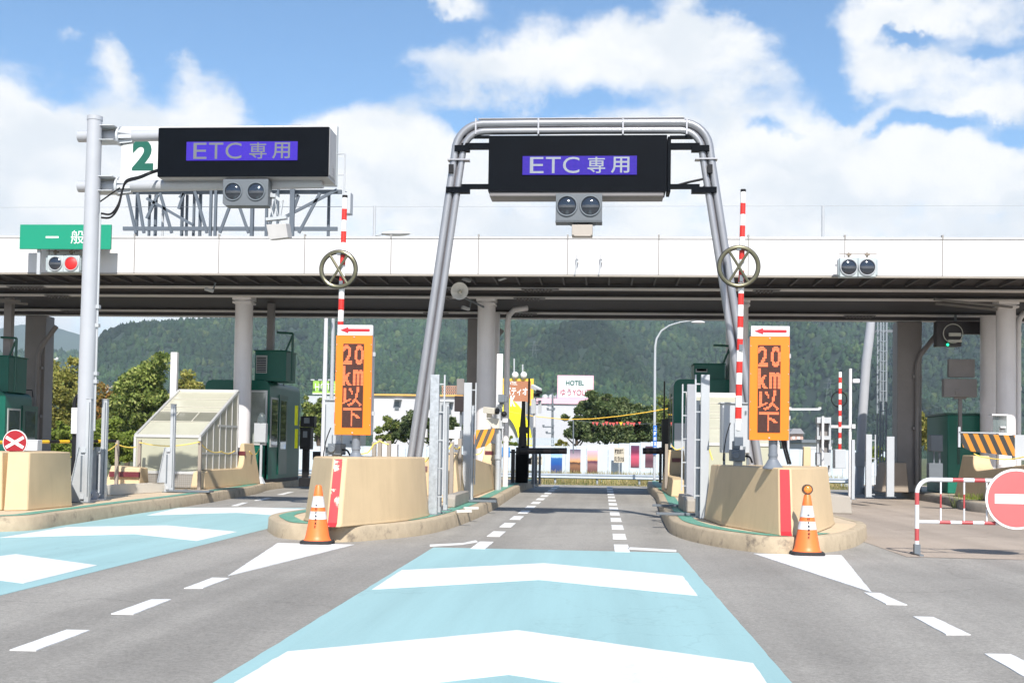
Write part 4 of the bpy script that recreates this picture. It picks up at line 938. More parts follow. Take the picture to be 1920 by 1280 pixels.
# ------------------------------------------------------------------ barricade with no-entry disc
p = G(1719, 1040); Y = p.y; X = p.x; Wd = 2.36; Hh = .91
t = thing('barricade', 'red and white tubular barricade at the right edge', 'barricade', (X, Y, 0))
r = .026
pts = [(X, Y, .03), (X, Y, Hh-.16)]+[(X+.16-.16*math.cos(a), Y, Hh-.16+.16*math.sin(a)) for a in [PI/2*k/6 for k in range(1, 7)]]
def seg(a, b_, n_): return [tuple(Vector(a).lerp(Vector(b_), k/n_)) for k in range(1, n_+1)]
top = seg(pts[-1], (X+Wd-.16, Y, Hh), 16)
b = MB(); left = [(X, Y, .03)]+seg((X, Y, .03), (X, Y, Hh-.16), 5)+pts[2:]
allp = left+top+[(X+Wd-.16+.16*math.sin(a), Y, Hh-.16+.16*math.cos(a)) for a in [PI/2*k/6 for k in range(1, 7)]]+seg((X+Wd, Y, Hh-.16), (X+Wd, Y, .03), 5)
def stripe(i):
    if i < 5: return 1 if i in (1, 4) else 0
    if i < 11: return 0
    k = i-11
    if k < 16: return 1 if k % 2 == 0 and k > 0 else 0
    if k < 22: return 0
    return 1 if k % 2 == 0 else 0
b.path(allp, r, 14, mf=stripe); b.build('frame', [M('tube_white', (.62,.64,.66), .35), M('tube_red', (.42,.065,.07), .35)], t, smooth=60)
b = MB(); pl_ = [(X, Y, .40)]+seg((X, Y, .40), (X+Wd, Y, .40), 18); b.path(pl_, .022, 12, mf=lambda i: 1 if i % 2 == 0 and i > 1 else 0); b.build('lower_rail', [M('tube_white', 0), M('tube_red', 0)], t, smooth=60)
for i, dx in enumerate((.28,.555,.82,1.18,1.54,1.81,2.08)):
    b = MB(); q_ = [(X+dx, Y, .40)]+seg((X+dx, Y, .40), (X+dx, Y, Hh), 3); b.path(q_, .011, 8, mf=lambda k, i=i: (k+i) % 2 if i % 2 == 0 else 1-(k+i) % 2); b.build('upright', [M('tube_white', 0), M('tube_red', 0)], t, smooth=60)
for xx in (X, X+Wd):
    b = MB(); b.obox((xx, Y-.22, .012), (xx, Y+.22, .012), .05, .02); b.box(xx-.035, xx+.035, Y-.035, Y+.035, .02, .13); b.build('foot', dgrey, t)
p = W(1905, 935, Y-.04); t2 = thing('no_entry_sign', 'round faded no entry disc hung on the barricade', 'sign', (p.x, Y-.05, p.z-.36))
b = MB(); b.disc((p.x, Y-.06, p.z), .362, .018, 48); b.build('rim', boomw, t2)
b = MB(); b.disc((p.x, Y-.064, p.z), .335, .004, 48); b.build('disc', M('faded_red', (.46,.125,.125), .4, var=.06), t2)
b = MB(); b.box(p.x-.255, p.x+.255, Y-.068, Y-.0645, p.z-.058, p.z+.058); b.build('bar', boomw, t2)
# red x sign at far left with its arm
Y = 18.9; p = W(28, 829, Y)
t = thing('cross_sign', 'round red sign with a white cross in the notch of the left block', 'sign', (p.x, Y, ISZ))
b = MB(); b.disc((p.x, Y, p.z), .212, .02, 40); b.build('rim', boomw, t)
b = MB(); b.disc((p.x, Y-.004, p.z), .198, .004, 40); b.build('disc', M('cross_red', (.34,.012,.02), .4), t)
b = MB()
for a in (.52, -.52): u = Vector((math.cos(a), 0, math.sin(a)))*.175; b.obox(Vector((p.x, Y-.007-(.002 if a > 0 else 0), p.z))-u, Vector((p.x, Y-.007-(.002 if a > 0 else 0), p.z))+u, .003, .052)
b.build('cross', boomw, t)
b = MB(); b.px(22, 846, 32, 856, Y+.02, .03, 0); b.cyl((p.x-.01, Y+.05, ISZ), (p.x-.01, Y+.05, p.z), .025); b.build('post', M('cross_red', 0), t)
t = thing('boom_gate', 'lowered yellow and black boom with a white end box, behind the left block', 'boom gate', tuple(W(60,836,19.6)), 'lowered yellow and black booms')
b = MB(); b.px(46, 824, 70, 845, 19.6, .18); b.build('end_box', white, t, bevel=.01)
a, c = W(-60, 829.5, 19.8), W(216, 826.5, 24.0); b = MB(); b.path([a.lerp(c, k/14) for k in range(15)], .033, 10, mf=lambda i: i % 2); b.build('boom', [yel, blackp], t, smooth=60)

# ------------------------------------------------------------------ slotted sensor posts
SG = 'slotted grey sensor posts on tapered brackets'
def slotpost(label, xa, xb, ytop, Y, bx_top=None, side=-1, group=SG, br=True):
    X0, X1 = W(xa, 850, Y).x, W(xb, 850, Y).x; zt_ = W(xa, ytop, Y).z
    t = thing('sensor_post', label, 'sensor post', ((X0+X1)/2, Y, ISZ), group)
    b = MB(); b.box(X0, X1, Y, Y+.09, ISZ+.012, zt_); b.box(X0-.008, X1+.008, Y-.008, Y+.098, zt_, zt_+.012); b.build('post', steel, t, bevel=.004)
    b = MB(); xm = (X0+X1)/2; b.box(xm+.012, xm+.030, Y-.003, Y, ISZ+.1, zt_-.05); b.build('slot', dgrey, t)
    if br:
        h = .92; wb = .27
        pr_ = [(X0-.0, ISZ+.012), (X0-.0, ISZ+h), (X0-.10, ISZ+h), (X0-wb, ISZ+.012)]
        b = MB(); b.prism(pr_, 'y', Y+.02, Y+.035); b.prism([(X0-.11, ISZ+h), (X0-.10, ISZ+h), (X0-wb, ISZ+.012), (X0-wb-.01, ISZ+.012)], 'y', Y-.02, Y+.07); b.build('bracket', steel, t)
        b = MB(); b.box(X0-.075, X0-.045, Y+.014, Y+.0195, ISZ+.18, ISZ+.78); b.build('bracket_slot', dgrey, t)
        b = MB(); b.box(X0-.07, X0+.02, Y-.015, Y+.0, ISZ+h-.09, ISZ+h-.0); b.box(X0-.06, X0+.01, Y-.02, Y, ISZ+.06, ISZ+.14); b.build('clamp', greyp, t, bevel=.004)
    b = MB(); b.box(X0-(.3 if br else .05), X1+.06, Y-.06, Y+.15, ISZ+.001, ISZ+.012); b.build('foot_plate', dgrey, t)
    return t
slotpost('tapered sensor post in front of the grey sign mast', 159, 168, 748, 18.9)
slotpost('tapered sensor post just right of the grey sign mast', 188.5, 198, 749, 19.9)
slotpost('tapered sensor post in front of the glazed stair shelter', 318, 326, 758, 23.6)
slotpost('slim sensor post beside the concrete lump on the centre left island', 832, 840, 756, 18.6, br=False)
slotpost('slim sensor post directly right of the tall galvanised post by the left block', 821, 828.5, 753, 17.9, br=False)
slotpost('slim sensor post right of the wide grey post before the loudspeaker column', 883.5, 887.5, 761, 22.2, br=False)
slotpost('slim sensor post left of the shaded grey post on the right island', 1284.5, 1288.5, 762, 21.5, br=False)
slotpost('slim sensor post left of the tall galvanised post by the right block', 1305.5, 1312, 752, 18.1, br=False)
def widepost(label, xa, xb, ytop, Y, mat=greyp, group='tall flat grey detector posts', ladder=None):
    X0, X1 = W(xa, 850, Y).x, W(xb, 850, Y).x; zt_ = W(xa, ytop, Y).z
    t = thing('detector_post', label, 'detector post', ((X0+X1)/2, Y, ISZ), group)
    b = MB(); b.box(X0, X1, Y, Y+.10, ISZ+.01, zt_); b.build('post', mat, t, bevel=.004)
    b = MB(); b.box(X0-.02, X1+.04, Y-.03, Y+.13, ISZ+.001, ISZ+.012); b.build('foot_plate', dgrey, t)
    if ladder:
        s = ladder; xs = (X1 if s > 0 else X0)+s*.08
        b = MB(); b.box(xs-.012, xs+.012, Y+.02, Y+.05, ISZ+.3, zt_)
        for k in range(6): z = zt_-.15-k*.42; b.box(min(xs, X0, X1) if s < 0 else X1+.001, max(xs, X1) if s > 0 else X0-.001, Y+.03, Y+.045, z, z+.02)
        b.build('side_rail', steel, t)
    return t
widepost('tall galvanised post with a mottled foot, right of the worn striped block', 804.5, 821, 702, 17.4, galv, ladder=1)
widepost('wide flat grey post standing in front of the loudspeaker column', 868, 882.5, 717, 22.6, greyp, ladder=1)
widepost('tall flat grey post with a crooked shadow on it, left of the red striped block', 1313.5, 1329.5, 702, 17.8, greyp, ladder=-1)
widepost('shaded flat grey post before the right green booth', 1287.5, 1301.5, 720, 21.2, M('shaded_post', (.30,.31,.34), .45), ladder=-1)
def antenna(label, xa, xb, y0, y1, Y, g='plain white antenna poles'):
    X0, X1 = W(xa, 700, Y).x, W(xb, 700, Y).x
    b = MB(); b.box(X0, X1, Y, Y+(X1-X0)*.8, ISZ, W(xa, y0, Y).z); o = b.build('antenna_pole', white, bevel=.008); return tag(o, label, 'pole', g)
antenna('square white pole rising behind the glazed stair shelter', 319, 331, 660, 0, 28.72)
antenna('square white pole rising beside the loudspeaker column', 931, 942.5, 663, 0, 28.6)
b = MB(); a0, a1 = G(846,956,ISZ), G(862,946,ISZ)
b.prism([(19.6,ISZ),(19.6,.36),(19.68,.42),(21.6,.42),(21.7,.36),(21.7,ISZ)], 'x', W(839,950,19.8).x, W(856,950,19.8).x)
tag(b.build('concrete_lump', conc2, bevel=.02), 'rough grey concrete block beside the slim sensor posts, centre left island', 'concrete block', 'low rough concrete blocks')
b = MB(); b.prism([(19.6,ISZ),(19.6,.40),(19.68,.46),(21.0,.46),(21.1,.4),(21.1,ISZ)], 'x', W(1281,950,19.8).x, W(1302,950,19.8).x)
tag(b.build('concrete_lump', conc2, bevel=.02), 'rough grey concrete block at the foot of the shaded grey post, right island', 'concrete block', 'low rough concrete blocks')
b = MB(); b.loft([[(x, y, z) for x, y, z in ((W(192,930,21.6).x, 21.5, ISZ), (W(296,930,23.4).x, 23.4, ISZ), (W(296,930,23.4).x+.1, 23.9, ISZ), (W(192,930,21.6).x, 22.2, ISZ))], [(x, y, z) for x, y, z in ((W(192,930,21.6).x, 21.6, .40), (W(296,930,23.4).x, 23.5, .40), (W(296,930,23.4).x+.1, 23.8, .40), (W(192,930,21.6).x, 22.1, .40))]])
tag(b.build('kerb_barrier', M('white_concrete', (.62,.58,.5), .7, dirt=.2), bevel=.03), 'low whitewashed concrete barrier right of the mast foot', 'concrete barrier')
# flat steel cover plates and pale offcuts on the islands
for i, (x, y, w, l_, lab) in enumerate(((W(905,940,21.6).x-.1, 21.6, .7, .12, 'grey steel plate across the island beside the slim post'), (W(1262,945,21).x, 21.2, .7, .12, 'grey steel plate across the right island, farther one'), (W(1278,965,18.6).x, 18.4, .8, .14, 'grey steel plate across the right island, nearer one'), (W(355,925,23.6).x, 23.5, .9, .3, 'grey steel plate beside the sensor post before the shelter'))):
    b = MB(); b.box(x-w/2, x+w/2, y, y+l_, ISZ+.012, ISZ+.05); tag(b.build('cover_plate', dgrey, bevel=.004), lab, 'steel plate', 'steel plates laid across the islands')
for i, (x, y) in enumerate(((866,962),(880,956))):
    p = G(x, y, ISZ); b = MB(); b.obox((p.x-.09, p.y, ISZ+.03), (p.x+.13, p.y+.12, ISZ+.03), .07, .04)
    tag(b.build('concrete_offcut', M('offcut', (.6,.58,.54), .7), bevel=.006), ('nearer' if i == 0 else 'farther')+' small white bar lying on the centre left island', 'concrete bar', 'white bars on the island')

# ------------------------------------------------------------------ glazed stair shelter
def shelter(label, XA, XB, Y0, Y1, zf, zb_, dark_row=True, plain=False):
    t = thing('stair_shelter', label, 'shelter', ((XA+XB)/2, (Y0+Y1)/2, ISZ), 'sloping glazed stair shelters')
    def P(u, v, o=0): return Vector((XA+(XB-XA)*u, Y0+(Y1-Y0)*v, zf+(zb_-zf)*v+o))
    rows = [0, .30, .51, .62, .80, 1.0]
    for k in range(5):
        v0, v1 = rows[k], rows[k+1]
        b = MB(); b.add([P(0,v0), P(1,v0), P(1,v1), P(0,v1), P(0,v0,-.03), P(1,v0,-.03), P(1,v1,-.03), P(0,v1,-.03)], [(0,1,2,3),(7,6,5,4),(0,4,5,1),(2,6,7,3),(1,5,6,2),(0,3,7,4)])
        b.build('roof_panel', frostd if (k == 1 and dark_row) else frost, t, smooth=0)
    b = MB()
    for v in rows[1:-1]: b.obox(P(0,v,.012), P(1,v,.012), .03, .02)
    if dark_row:
        for u in (.34,.67): b.obox(P(u,.30,.010), P(u,.51,.010), .03, .018)
    b.build('glazing_bar', M('bar_tan', (.45,.43,.36), .5), t)
    b = MB(); w = .055
    for u in (0, 1):
        b.obox(P(u,0,.01), P(u,1,.01), w, .06); b.box(P(u,0).x-w/2, P(u,0).x+w/2, Y0-.02, Y0+.04, ISZ, zf); b.box(P(u,0).x-w/2, P(u,0).x+w/2, Y1-.04, Y1+.02, ISZ, zb_)
    for v in (0, 1): b.obox(P(0,v,.012), P(1,v,.012), w, .062)
    z = ISZ+.55*(zf-ISZ)-.2
    b.box(XA, XB, Y0-.02, Y0+.03, .52, .58)
    for u in (0, 1):
        x = P(u,0).x; b.box(x-.02, x+.02, Y0, Y1, .97, 1.02); b.box(x-.021, x+.021, Y0+(Y1-Y0)*.45, Y1, 1.62, 1.67)
        for k in range(1, 6):
            v = k/6; b.box(x-.022, x+.022, P(u,v).y-.02, P(u,v).y+.02, ISZ, P(u,v).z-.03)
    b.build('frame', alum, t)
    for u in (0, 1):
        x = P(u,0).x; b = MB(); b.prism([(Y0+.02, .45), (Y1-.02, .45), (Y1-.02, zb_-.05), (Y0+.02, zf-.05)], 'x', x-.008, x+.008); b.build('side_pane', M('side_frost', (.34,.32,.24), .3, var=.1, scale=1, dirt=.3, dcol=(.18,.17,.12)), t)
    b = MB(); b.box(XA+.03, XB-.03, Y0+.0, Y0+.012, .57, zf-.03); b.build('front_pane', M('front_frost', (.38,.38,.29), .3, var=.08, scale=1.2), t)
    pm, pn, pl2, pb = nt('tread_plate'); MC['tread_plate'+label] = pm
    ck = pn.new('ShaderNodeTexChecker'); ck.inputs['Scale'].default_value = 30; tcn = pn.new('ShaderNodeTexCoord'); mpn_ = pn.new('ShaderNodeMapping'); mpn_.inputs['Rotation'].default_value = (0, .785, 0); pl2.new(tcn.outputs['Object'], mpn_.inputs[0]); pl2.new(mpn_.outputs[0], ck.inputs['Vector'])
    ck.inputs['Color1'].default_value = (.33,.31,.28,1); ck.inputs['Color2'].default_value = (.27,.25,.22,1); pl2.new(ck.outputs[0], pb.inputs['Base Color']); pb.inputs['Metallic'].default_value = .4; pb.inputs['Roughness'].default_value = .5
    b = MB(); b.box(XA+.03, XB-.03, Y0-.005, Y0+.01, ISZ+.02, .52); b.build('kick_panel', pm, t)
    return t
shelter('sloping glazed stair shelter on the left island beside the mast', W(253,850,25.9).x, W(374,850,25.9).x, 25.9, 28.6, W(313,818,25.9).z, 2.52)
shelter('sloping cream panelled stair shelter behind the posts of the right island', W(1303,850,25.4).x, 3.75, 25.4, 28.0, 1.36, 2.56, dark_row=False)

# ------------------------------------------------------------------ toll booths
def booth(label, XA, XB, Y0, Y1, zr, rounded, acx, duct, win=None, low=None, side=1):
    t = thing('toll_booth', label, 'toll booth', ((XA+XB)/2, (Y0+Y1)/2, ISZ), 'dark green toll booths under the canopy')
    r_ = .18
    b = MB()
    b.prism([(XA, ISZ), (XB, ISZ), (XB, zr-r_)]+[(XB-r_+r_*math.cos(a), zr-r_+r_*math.sin(a)) for a in (PI/6, PI/3, PI/2)]+[(XA+r_-r_*math.sin(a), zr-r_+r_*math.cos(a)) for a in (0, PI/6, PI/3, PI/2)], 'y', Y0, Y1)
    b.build('body', green, t, bevel=.01)
    b = MB(); b.box(acx[0], acx[1], Y0+.2, Y0+1.2, zr-.01, acx[2]); b.box(acx[0]-.03, acx[1]+.03, Y0+.17, Y0+1.23, acx[2], acx[2]+.03); b.build('roof_unit', green if side else greendk, t, bevel=.01)
    lx = acx[0]+.04; b = MB(); b.box(lx, lx+.3, Y0+.17, Y0+.198, zr+.2, acx[2]-.12)
    lv = b.build('louvre', M('louvre_frame', (.4,.42,.42), .4), t)
    b = MB()
    for k in range(9): z = zr+.225+k*((acx[2]-.12-zr-.25)/9); b.box(lx+.02, lx+.28, Y0+.155, Y0+.1695, z, z+.028)
    b.build('blade', blackp, lv)
    if duct:
        b = MB(); b.box(duct[0], duct[1], Y0+.5, Y0+.68, acx[2]+.02, zso(31.6)-.02); b.build('duct', dcol_m, t)
    if win:
        b = MB(); b.box(win[0]-.05, win[1]+.05, Y0-.025, Y0-.001, win[2]-.05, win[3]+.05); wf = b.build('window', alum, t)
        b = MB(); b.box(win[0], win[1], Y0-.032, Y0-.026, win[2], win[3]); b.build('pane', M('booth_pane', (.28,.31,.28), .08, var=.3, scale=2, coat=1), wf)
    xs = XB if side > 0 else XA
    s = 1 if side >= 0 else -1
    if side:
        b = MB(); b.box(*sorted((xs, xs+s*.03)), Y0+.9, Y0+1.75, ISZ+.2, zr-.35); df = b.build('door', greendk, t)
        b = MB(); b.box(*sorted((xs+s*.031, xs+s*.036)), Y0+1.05, Y0+1.6, 1.1, zr-.5); b.build('pane', glass, df)
        b = MB(); b.box(*sorted((xs, xs+s*.02)), Y0+.12, Y0+.8, 1.15, zr-.45); sw = b.build('window', M('louvre_frame', 0), t)
        b = MB(); b.box(*sorted((xs+s*.021, xs+s*.027)), Y0+.17, Y0+.75, 1.2, zr-.5); b.build('pane', glass, sw)
    b = MB(); b.box(XA-.004, XB+.004, Y0-.004, Y1+.004, ISZ-.01, ISZ+.09); b.build('skirting', blackp, t)
    if low:
        b = MB(); b.box(low[0], low[1], Y0-.012, Y0-.001, ISZ+.5, low[2]); b.build('lower_panel', greyp, t)
    b = MB(); b.path([(acx[1]-.25, Y0+.4, zr-.02), (acx[1]+.35, Y0+.4, zr-.02)][:1]+[(acx[1]-.05, Y0+.3, acx[2]), (acx[1]+.12, Y0+.3, acx[2]+.42), (acx[1]+.14, Y0+.3, acx[2]+.5), (acx[1]-.3, Y0+.3, acx[2]+.52)], .03, 8)
    b.path([(acx[1]+.14, Y0+.3, acx[2]+.5), (acx[1]+.14, Y0+.3, zr)], .035, 8); b.build('roof_rail', greendk, t)
    b = MB(); b.path([(XB-.5, Y0+1.6, zr), (XB-.5, Y0+1.6, zr+.12), (XB-.08, Y0+1.6, zr+.1), (XB-.05, Y0+1.6, zr-.1)], .015, 6); b.build('handrail', blackp, t)
    return t
bx = lambda xp, Y=31.0: W(xp, 760, Y).x
booth('green booth right of the glazed stair shelter, with a louvred roof unit', bx(384), bx(505), 31.0, 34.2, W(450,712,31).z, 1, (bx(472), bx(531), W(500,657,31).z), (bx(487), bx(499)), (bx(472), bx(498), 1.25, W(480,735,31).z))
booth('green booth cut by the left edge, behind the round cross sign', bx(-140,30), bx(10,30), 30.0, 31.45, W(30,733,30).z, 1, (bx(-60,30), bx(7,30), W(20,667,30).z), (bx(-16,30), bx(-2,30)), (bx(-90,30), bx(-8,30), 1.2, W(30,745,30).z))
booth('green booth behind the cream shelter on the right island', bx(1263), bx(1400), 31.0, 33.0, W(1330,711,31).z, 0, (bx(1302), bx(1360), W(1330,682,31).z), None, None, (bx(1265), bx(1290), W(1270,793,31).z), side=-1)
t = thing('toll_booth', 'plain green booth wall behind the hazard board at the right edge', 'toll booth', (bx(1806,32), 32.5, ISZ), 'dark green toll booths under the canopy')
b = MB(); b.box(bx(1777,32), bx(1839,32), 32, 34, ISZ, W(1800,778,32).z); b.build('body', M('far_green', (0,.13,.085), .4), t, bevel=.02)
b = MB(); b.box(bx(1775,32)-.02, bx(1841,32)+.02, 31.97, 34.03, W(1800,778,32).z, W(1800,774,32).z); b.build('roof', greendk, t)
b = MB(); b.px(1795, 800, 1800, 870, 31.985, .012); b.build('door_seam', greendk, t)

# ticket machine with yellow strips, and white card box on a post
t = thing('ticket_machine', 'black ticket machine with yellow edge strips beside the green booth', 'ticket machine', (bx(575,32), 32.0, ISZ))
b = MB(); b.px(563, 780, 589, 800, 32, .3); b.px(562, 801, 582, 842, 32, .35); b.px(566, 842, 577, 905, 32.1, .15); b.px(560, 895, 583, 912, 32, .35); b.px(578, 838, 580, 890, 31.95, .04); b.px(586, 846, 600, 862, 32, .1); b.build('body', blackp, t, bevel=.015)
for y0_, y1_ in ((760,797),(804,840)): b = MB(); b.px(552.5, y0_, 558, y1_, 31.9, .05); b.build('edge_strip', byel, t)
b = MB(); b.px(568, 808, 576, 820, 31.98, .02); b.px(570, 783, 580, 793, 31.98, .02); b.build('panel', dgrey, t)
t = thing('card_box', 'small grey box on a slim post right of the left column guard', 'box', tuple(G(486, 906, ISZ)))
p = G(486, 906, ISZ); Y = p.y
b = MB(); b.px(476, 793, 498, 829, Y, .2); b.build('box', greyp, t, bevel=.01)
b = MB(); b.cyl((p.x, Y+.1, ISZ), (p.x, Y+.1, 1.3), .035); b.lathe((p.x, Y+.1, ISZ), [(.14,0),(.13,.02),(.06,.16),(.04,.18)], 8); b.build('post', greyp, t)
b = MB(); b.ball((p.x+.0, Y+.1, W(487,793,Y).z), .17, 8, sc=(.75,.6,1.7)); b.build('hood', M('clear_hood', (.12,.15,.16), .1, alpha=.55), t)

# ------------------------------------------------------------------ lane barriers at the end of the centre lane
dk = M('barrier_black', (.028,.026,.026), .55)
def lanebar(label, xs, arm, Y, base_y):
    X = W(sum(xs)/2, 850, Y).x
    t = thing('lane_barrier', label, 'lane barrier', (X, Y, ISZ), 'black lane barriers with short striped arms')
    b = MB()
    for x0_, x1_, yt in xs and t_slats: b.px(x0_, yt, x1_, base_y, Y, .12)
    b.build('guard_slat', dk, t, bevel=.01)
    b = MB(); a, c = W(arm[0], 845, Y-.05), W(arm[1], 845, Y-.05)
    b.path([a.lerp(c, k/6) for k in range(7)], .095, 10, mf=lambda i: i % 2); b.build('arm', [dk, M('arm_brown', (.07,.05,.045), .5)], t, smooth=60)
    return t
t_slats = [(966,989,852),(958,965,842),(967,974,838),(976,982,842),(984,990,842),(977,984,752),(972,990,835)]
LB = lanebar('black slatted lane barrier whose arm reaches in from the left', (957, 990), (975, 1063), 34.5, 905)
b = MB(); b.px(989, 709, 992.5, 895, 34.5, .06); b.px(973, 800, 990, 812, 34.48, .1); b.add([W(971,840,34.6), W(979,752,34.6), W(984,752,34.6), W(988,840,34.6), W(971,840,34.7), W(979,752,34.7), W(984,752,34.7), W(988,840,34.7)], [(0,1,2,3),(7,6,5,4),(0,4,5,1),(1,5,6,2),(2,6,7,3),(3,7,4,0)]); b.px(956, 846, 992, 849, 34.46, .03); b.px(991, 858, 996, 870, 34.4, .1); b.build('mast', dk, LB)
t_slats = [(1243.5,1246.5,714),(1236,1241,838),(1246,1251,838),(1252,1257,752)]
LB = lanebar('black lane barrier whose arm reaches in from the right', (1237, 1256), (1160+45, 1243), 34.0, 905)
b = MB(); b.px(1241, 785, 1254, 840, 33.95, .15); b.px(1258.5, 728, 1264, 905, 33.9, .2); b.build('mast', dk, LB)
p = W(1001, 845, 33.5)
for xp, lab in ((999,'nearest to the lane barrier'),(1005,'middle'),(1012,'rightmost')):
    b = MB(); X = W(xp, 880, 34).x; b.cyl((X, 34, ISZ-.01), (X, 34, W(xp,850,34).z), .035, n=10); tag(b.build('bollard', dgrey), f'thin grey bollard under the black arm, {lab} of the three', 'bollard', 'thin bollards under the barrier arm')

# ------------------------------------------------------------------ cameras and lamps at the loudspeaker column
t = thing('camera_post', 'grey post with a bullet camera and floodlight beside the centre left guard', 'camera', tuple(W(935,905,28.4)))
X = W(935, 800, 28.4).x
b = MB(); b.cyl((X, 28.4, ISZ), (X, 28.4, W(935,758,28.4).z), .065, n=16); b.px(928, 788, 945, 803, 28.3, .2); b.px(930, 758, 942, 762, 28.3, .2); b.cyl((X, 28.4, .95), (X, 28.4, 1.05), .09); b.build('post', steel, t)
b = MB(); b.add([], []); b.obox(W(909,768,28.2), W(929,771,28.0), .14, .15); b.px(912, 775, 922, 783, 28.2, .08); b.add([W(910,784,28.2), W(936,784,28.2), W(936,803,28.2), W(924,803,28.2), W(910,784,28.35), W(936,784,28.35), W(936,803,28.35), W(924,803,28.35)], [(0,1,2,3),(7,6,5,4),(0,4,5,1),(1,5,6,2),(2,6,7,3),(3,7,4,0)]); b.build('bullet_camera', cream, t, bevel=.01)
b = MB(); p = W(930.5, 770.5, 27.97); b.cyl(p, p+Vector((.05, -.02, 0)), .075); b.build('camera_lens', blackp, t)
b = MB(); b.px(934, 739, 946, 754, 28.1, .12); b.px(942, 742, 951, 753, 28.15, .1); b.px(936, 754, 944, 758, 28.2, .06); b.build('floodlight', dgrey, t, bevel=.01)
b = MB(); b.px(942, 784, 952, 792, 28.2, .2); b.build('side_camera', white, t, bevel=.01)
b = MB(); b.ball(W(945,776,28.3), .07, 8); b.build('dome_camera', blackp, t)
# camera beyond, at the pink hotel
t = thing('camera_post', 'white bullet camera on a tall thin post in front of the pink hotel', 'camera', tuple(W(1001,890,37)))
X = W(1002, 800, 37).x
b = MB(); b.cyl((X, 37, -.02), (X, 37, W(1002,742,37).z), .045, n=12); b.build('post', white, t)
b = MB(); b.px(996, 748, 1004, 775, 36.9, .15); b.px(1009, 750, 1015, 774, 37, .1); b.px(1004, 752, 1010, 754, 37, .05); b.build('equipment_box', greyp, t)
b = MB(); b.obox(W(998,724,37.1), W(1013,732,36.8), .12, .13); b.build('camera_body', white, t, bevel=.01)
b = MB(); b.obox(W(1006,733,36.75), W(1016,736,36.7), .1, .1); b.px(1000, 737, 1012, 743, 36.9, .15); b.build('camera_mount', blackp, t)
# hazard boards
def stripes(name, c1, c2, sc_, rotdeg):
    m, n, l, b = nt(name); tcn = n.new('ShaderNodeTexCoord'); mp_ = n.new('ShaderNodeMapping'); mp_.inputs['Rotation'].default_value = (0, R(rotdeg), 0); l.new(tcn.outputs['Object'], mp_.inputs[0])
    sp = n.new('ShaderNodeSeparateXYZ'); l.new(mp_.outputs[0], sp.inputs[0])
    a = n.new('ShaderNodeMath'); a.operation = 'MULTIPLY'; a.inputs[1].default_value = sc_; l.new(sp.outputs[0], a.inputs[0])
    f = n.new('ShaderNodeMath'); f.operation = 'FRACT'; l.new(a.outputs[0], f.inputs[0]); g = n.new('ShaderNodeMath'); g.operation = 'GREATER_THAN'; g.inputs[1].default_value = .5; l.new(f.outputs[0], g.inputs[0])
    mx = n.new('ShaderNodeMix'); mx.data_type = 'RGBA'; l.new(g.outputs[0], mx.inputs['Factor']); mx.inputs['A'].default_value = (*c1, 1); mx.inputs['B'].default_value = (*c2, 1); l.new(mx.outputs['Result'], b.inputs['Base Color']); b.inputs['Roughness'].default_value = .5
    return m
hz1 = stripes('hazard_a', (.75,.27,.015), (.08,.07,.06), 6.0, -22); hz2 = stripes('hazard_b', (.50,.19,.012), (.025,.025,.022), 5.2, 24)
b = MB(); b.prism([(W(886,810,27.4).x, W(886,843,27.4).z), (W(890,810,27.4).x, W(889,806,27.4).z), (W(927,810,27.4).x, W(927,803,27.4).z), (W(927,810,27.4).x, W(925,822,27.4).z), (W(912,810,27.4).x, W(912,836,27.4).z)], 'y', 27.4, 27.43)
tag(b.build('hazard_board', hz1), 'orange and grey striped board in front of the loudspeaker column', 'hazard board', 'striped hazard boards')
t = thing('hazard_board', 'orange and black striped board on the curled guard at the right edge', 'hazard board', tuple(W(1850,870,26)), 'striped hazard boards')
b = MB(); b.prism([(W(1800,830,26).x, W(1800,812,26).z), (W(1903,830,26).x, W(1903,816,26).z), (W(1903,830,26).x, W(1903,855,26).z), (W(1822,830,26).x, W(1822,846,26).z), (W(1806,830,26).x, W(1806,838,26).z)], 'y', 26, 26.03); b.build('panel', hz2, t)
b = MB(); b.px(1797, 800, 1801, 838, 26.0, .05); b.px(1903, 815, 1922, 862, 26, .2); b.px(1798, 810, 1903, 812, 26.0, .04); b.build('frame', greyp, t)
# rope stanchions and yellow ropes
def rope(label, pts):
    b = MB(); P = []
    for i in range(len(pts)-1):
        a, c = Vector(pts[i]), Vector(pts[i+1])
        for k in range(6): u = k/6; v = a.lerp(c, u); v.z -= .12*4*u*(1-u)*min(1, (c-a).length/2); P.append(v)
    P.append(Vector(pts[-1])); b.path(P, .012, 6); return tag(b.build('rope', M('yellow_rope', (.85,.62,.12), .6)), label, 'rope', 'yellow ropes strung between posts')
def stake(label, xp, y0, y1, Y, w=.07):
    X = W(xp, y0, Y).x; b = MB(); b.box(X-w/2, X+w/2, Y, Y+w, W(xp,y1,Y).z, W(xp,y0,Y).z); return tag(b.build('stake', M('stake_brown', (.28,.24,.20), .7, dirt=.2), bevel=.005), label, 'post', 'brown posts that carry the yellow ropes')
stake('brown post left of the glazed shelter holding two rope ends', 219, 825, 918, 24.5)
stake('brown post at the left corner of the glazed shelter', 261, 824, 915, 25.4)
stake('brown post at the right corner of the glazed shelter', 374.5, 826, 918, 25.3)
stake('brown post behind the small grey card box', 499, 830, 905, 31)
stake('slanting brown post behind the slim centre sensor post', 847, 828, 930, 21)
stake('brown post between the galvanised and the wide grey post', 862, 822, 928, 22)
stake('brown post nearest the left orange sign', 701, 828, 862, 20)
stake('brown post right of the left orange sign, farther from it', 712, 822, 862, 20)
stake('brown post beside the gantry leg', 729, 826, 862, 20)
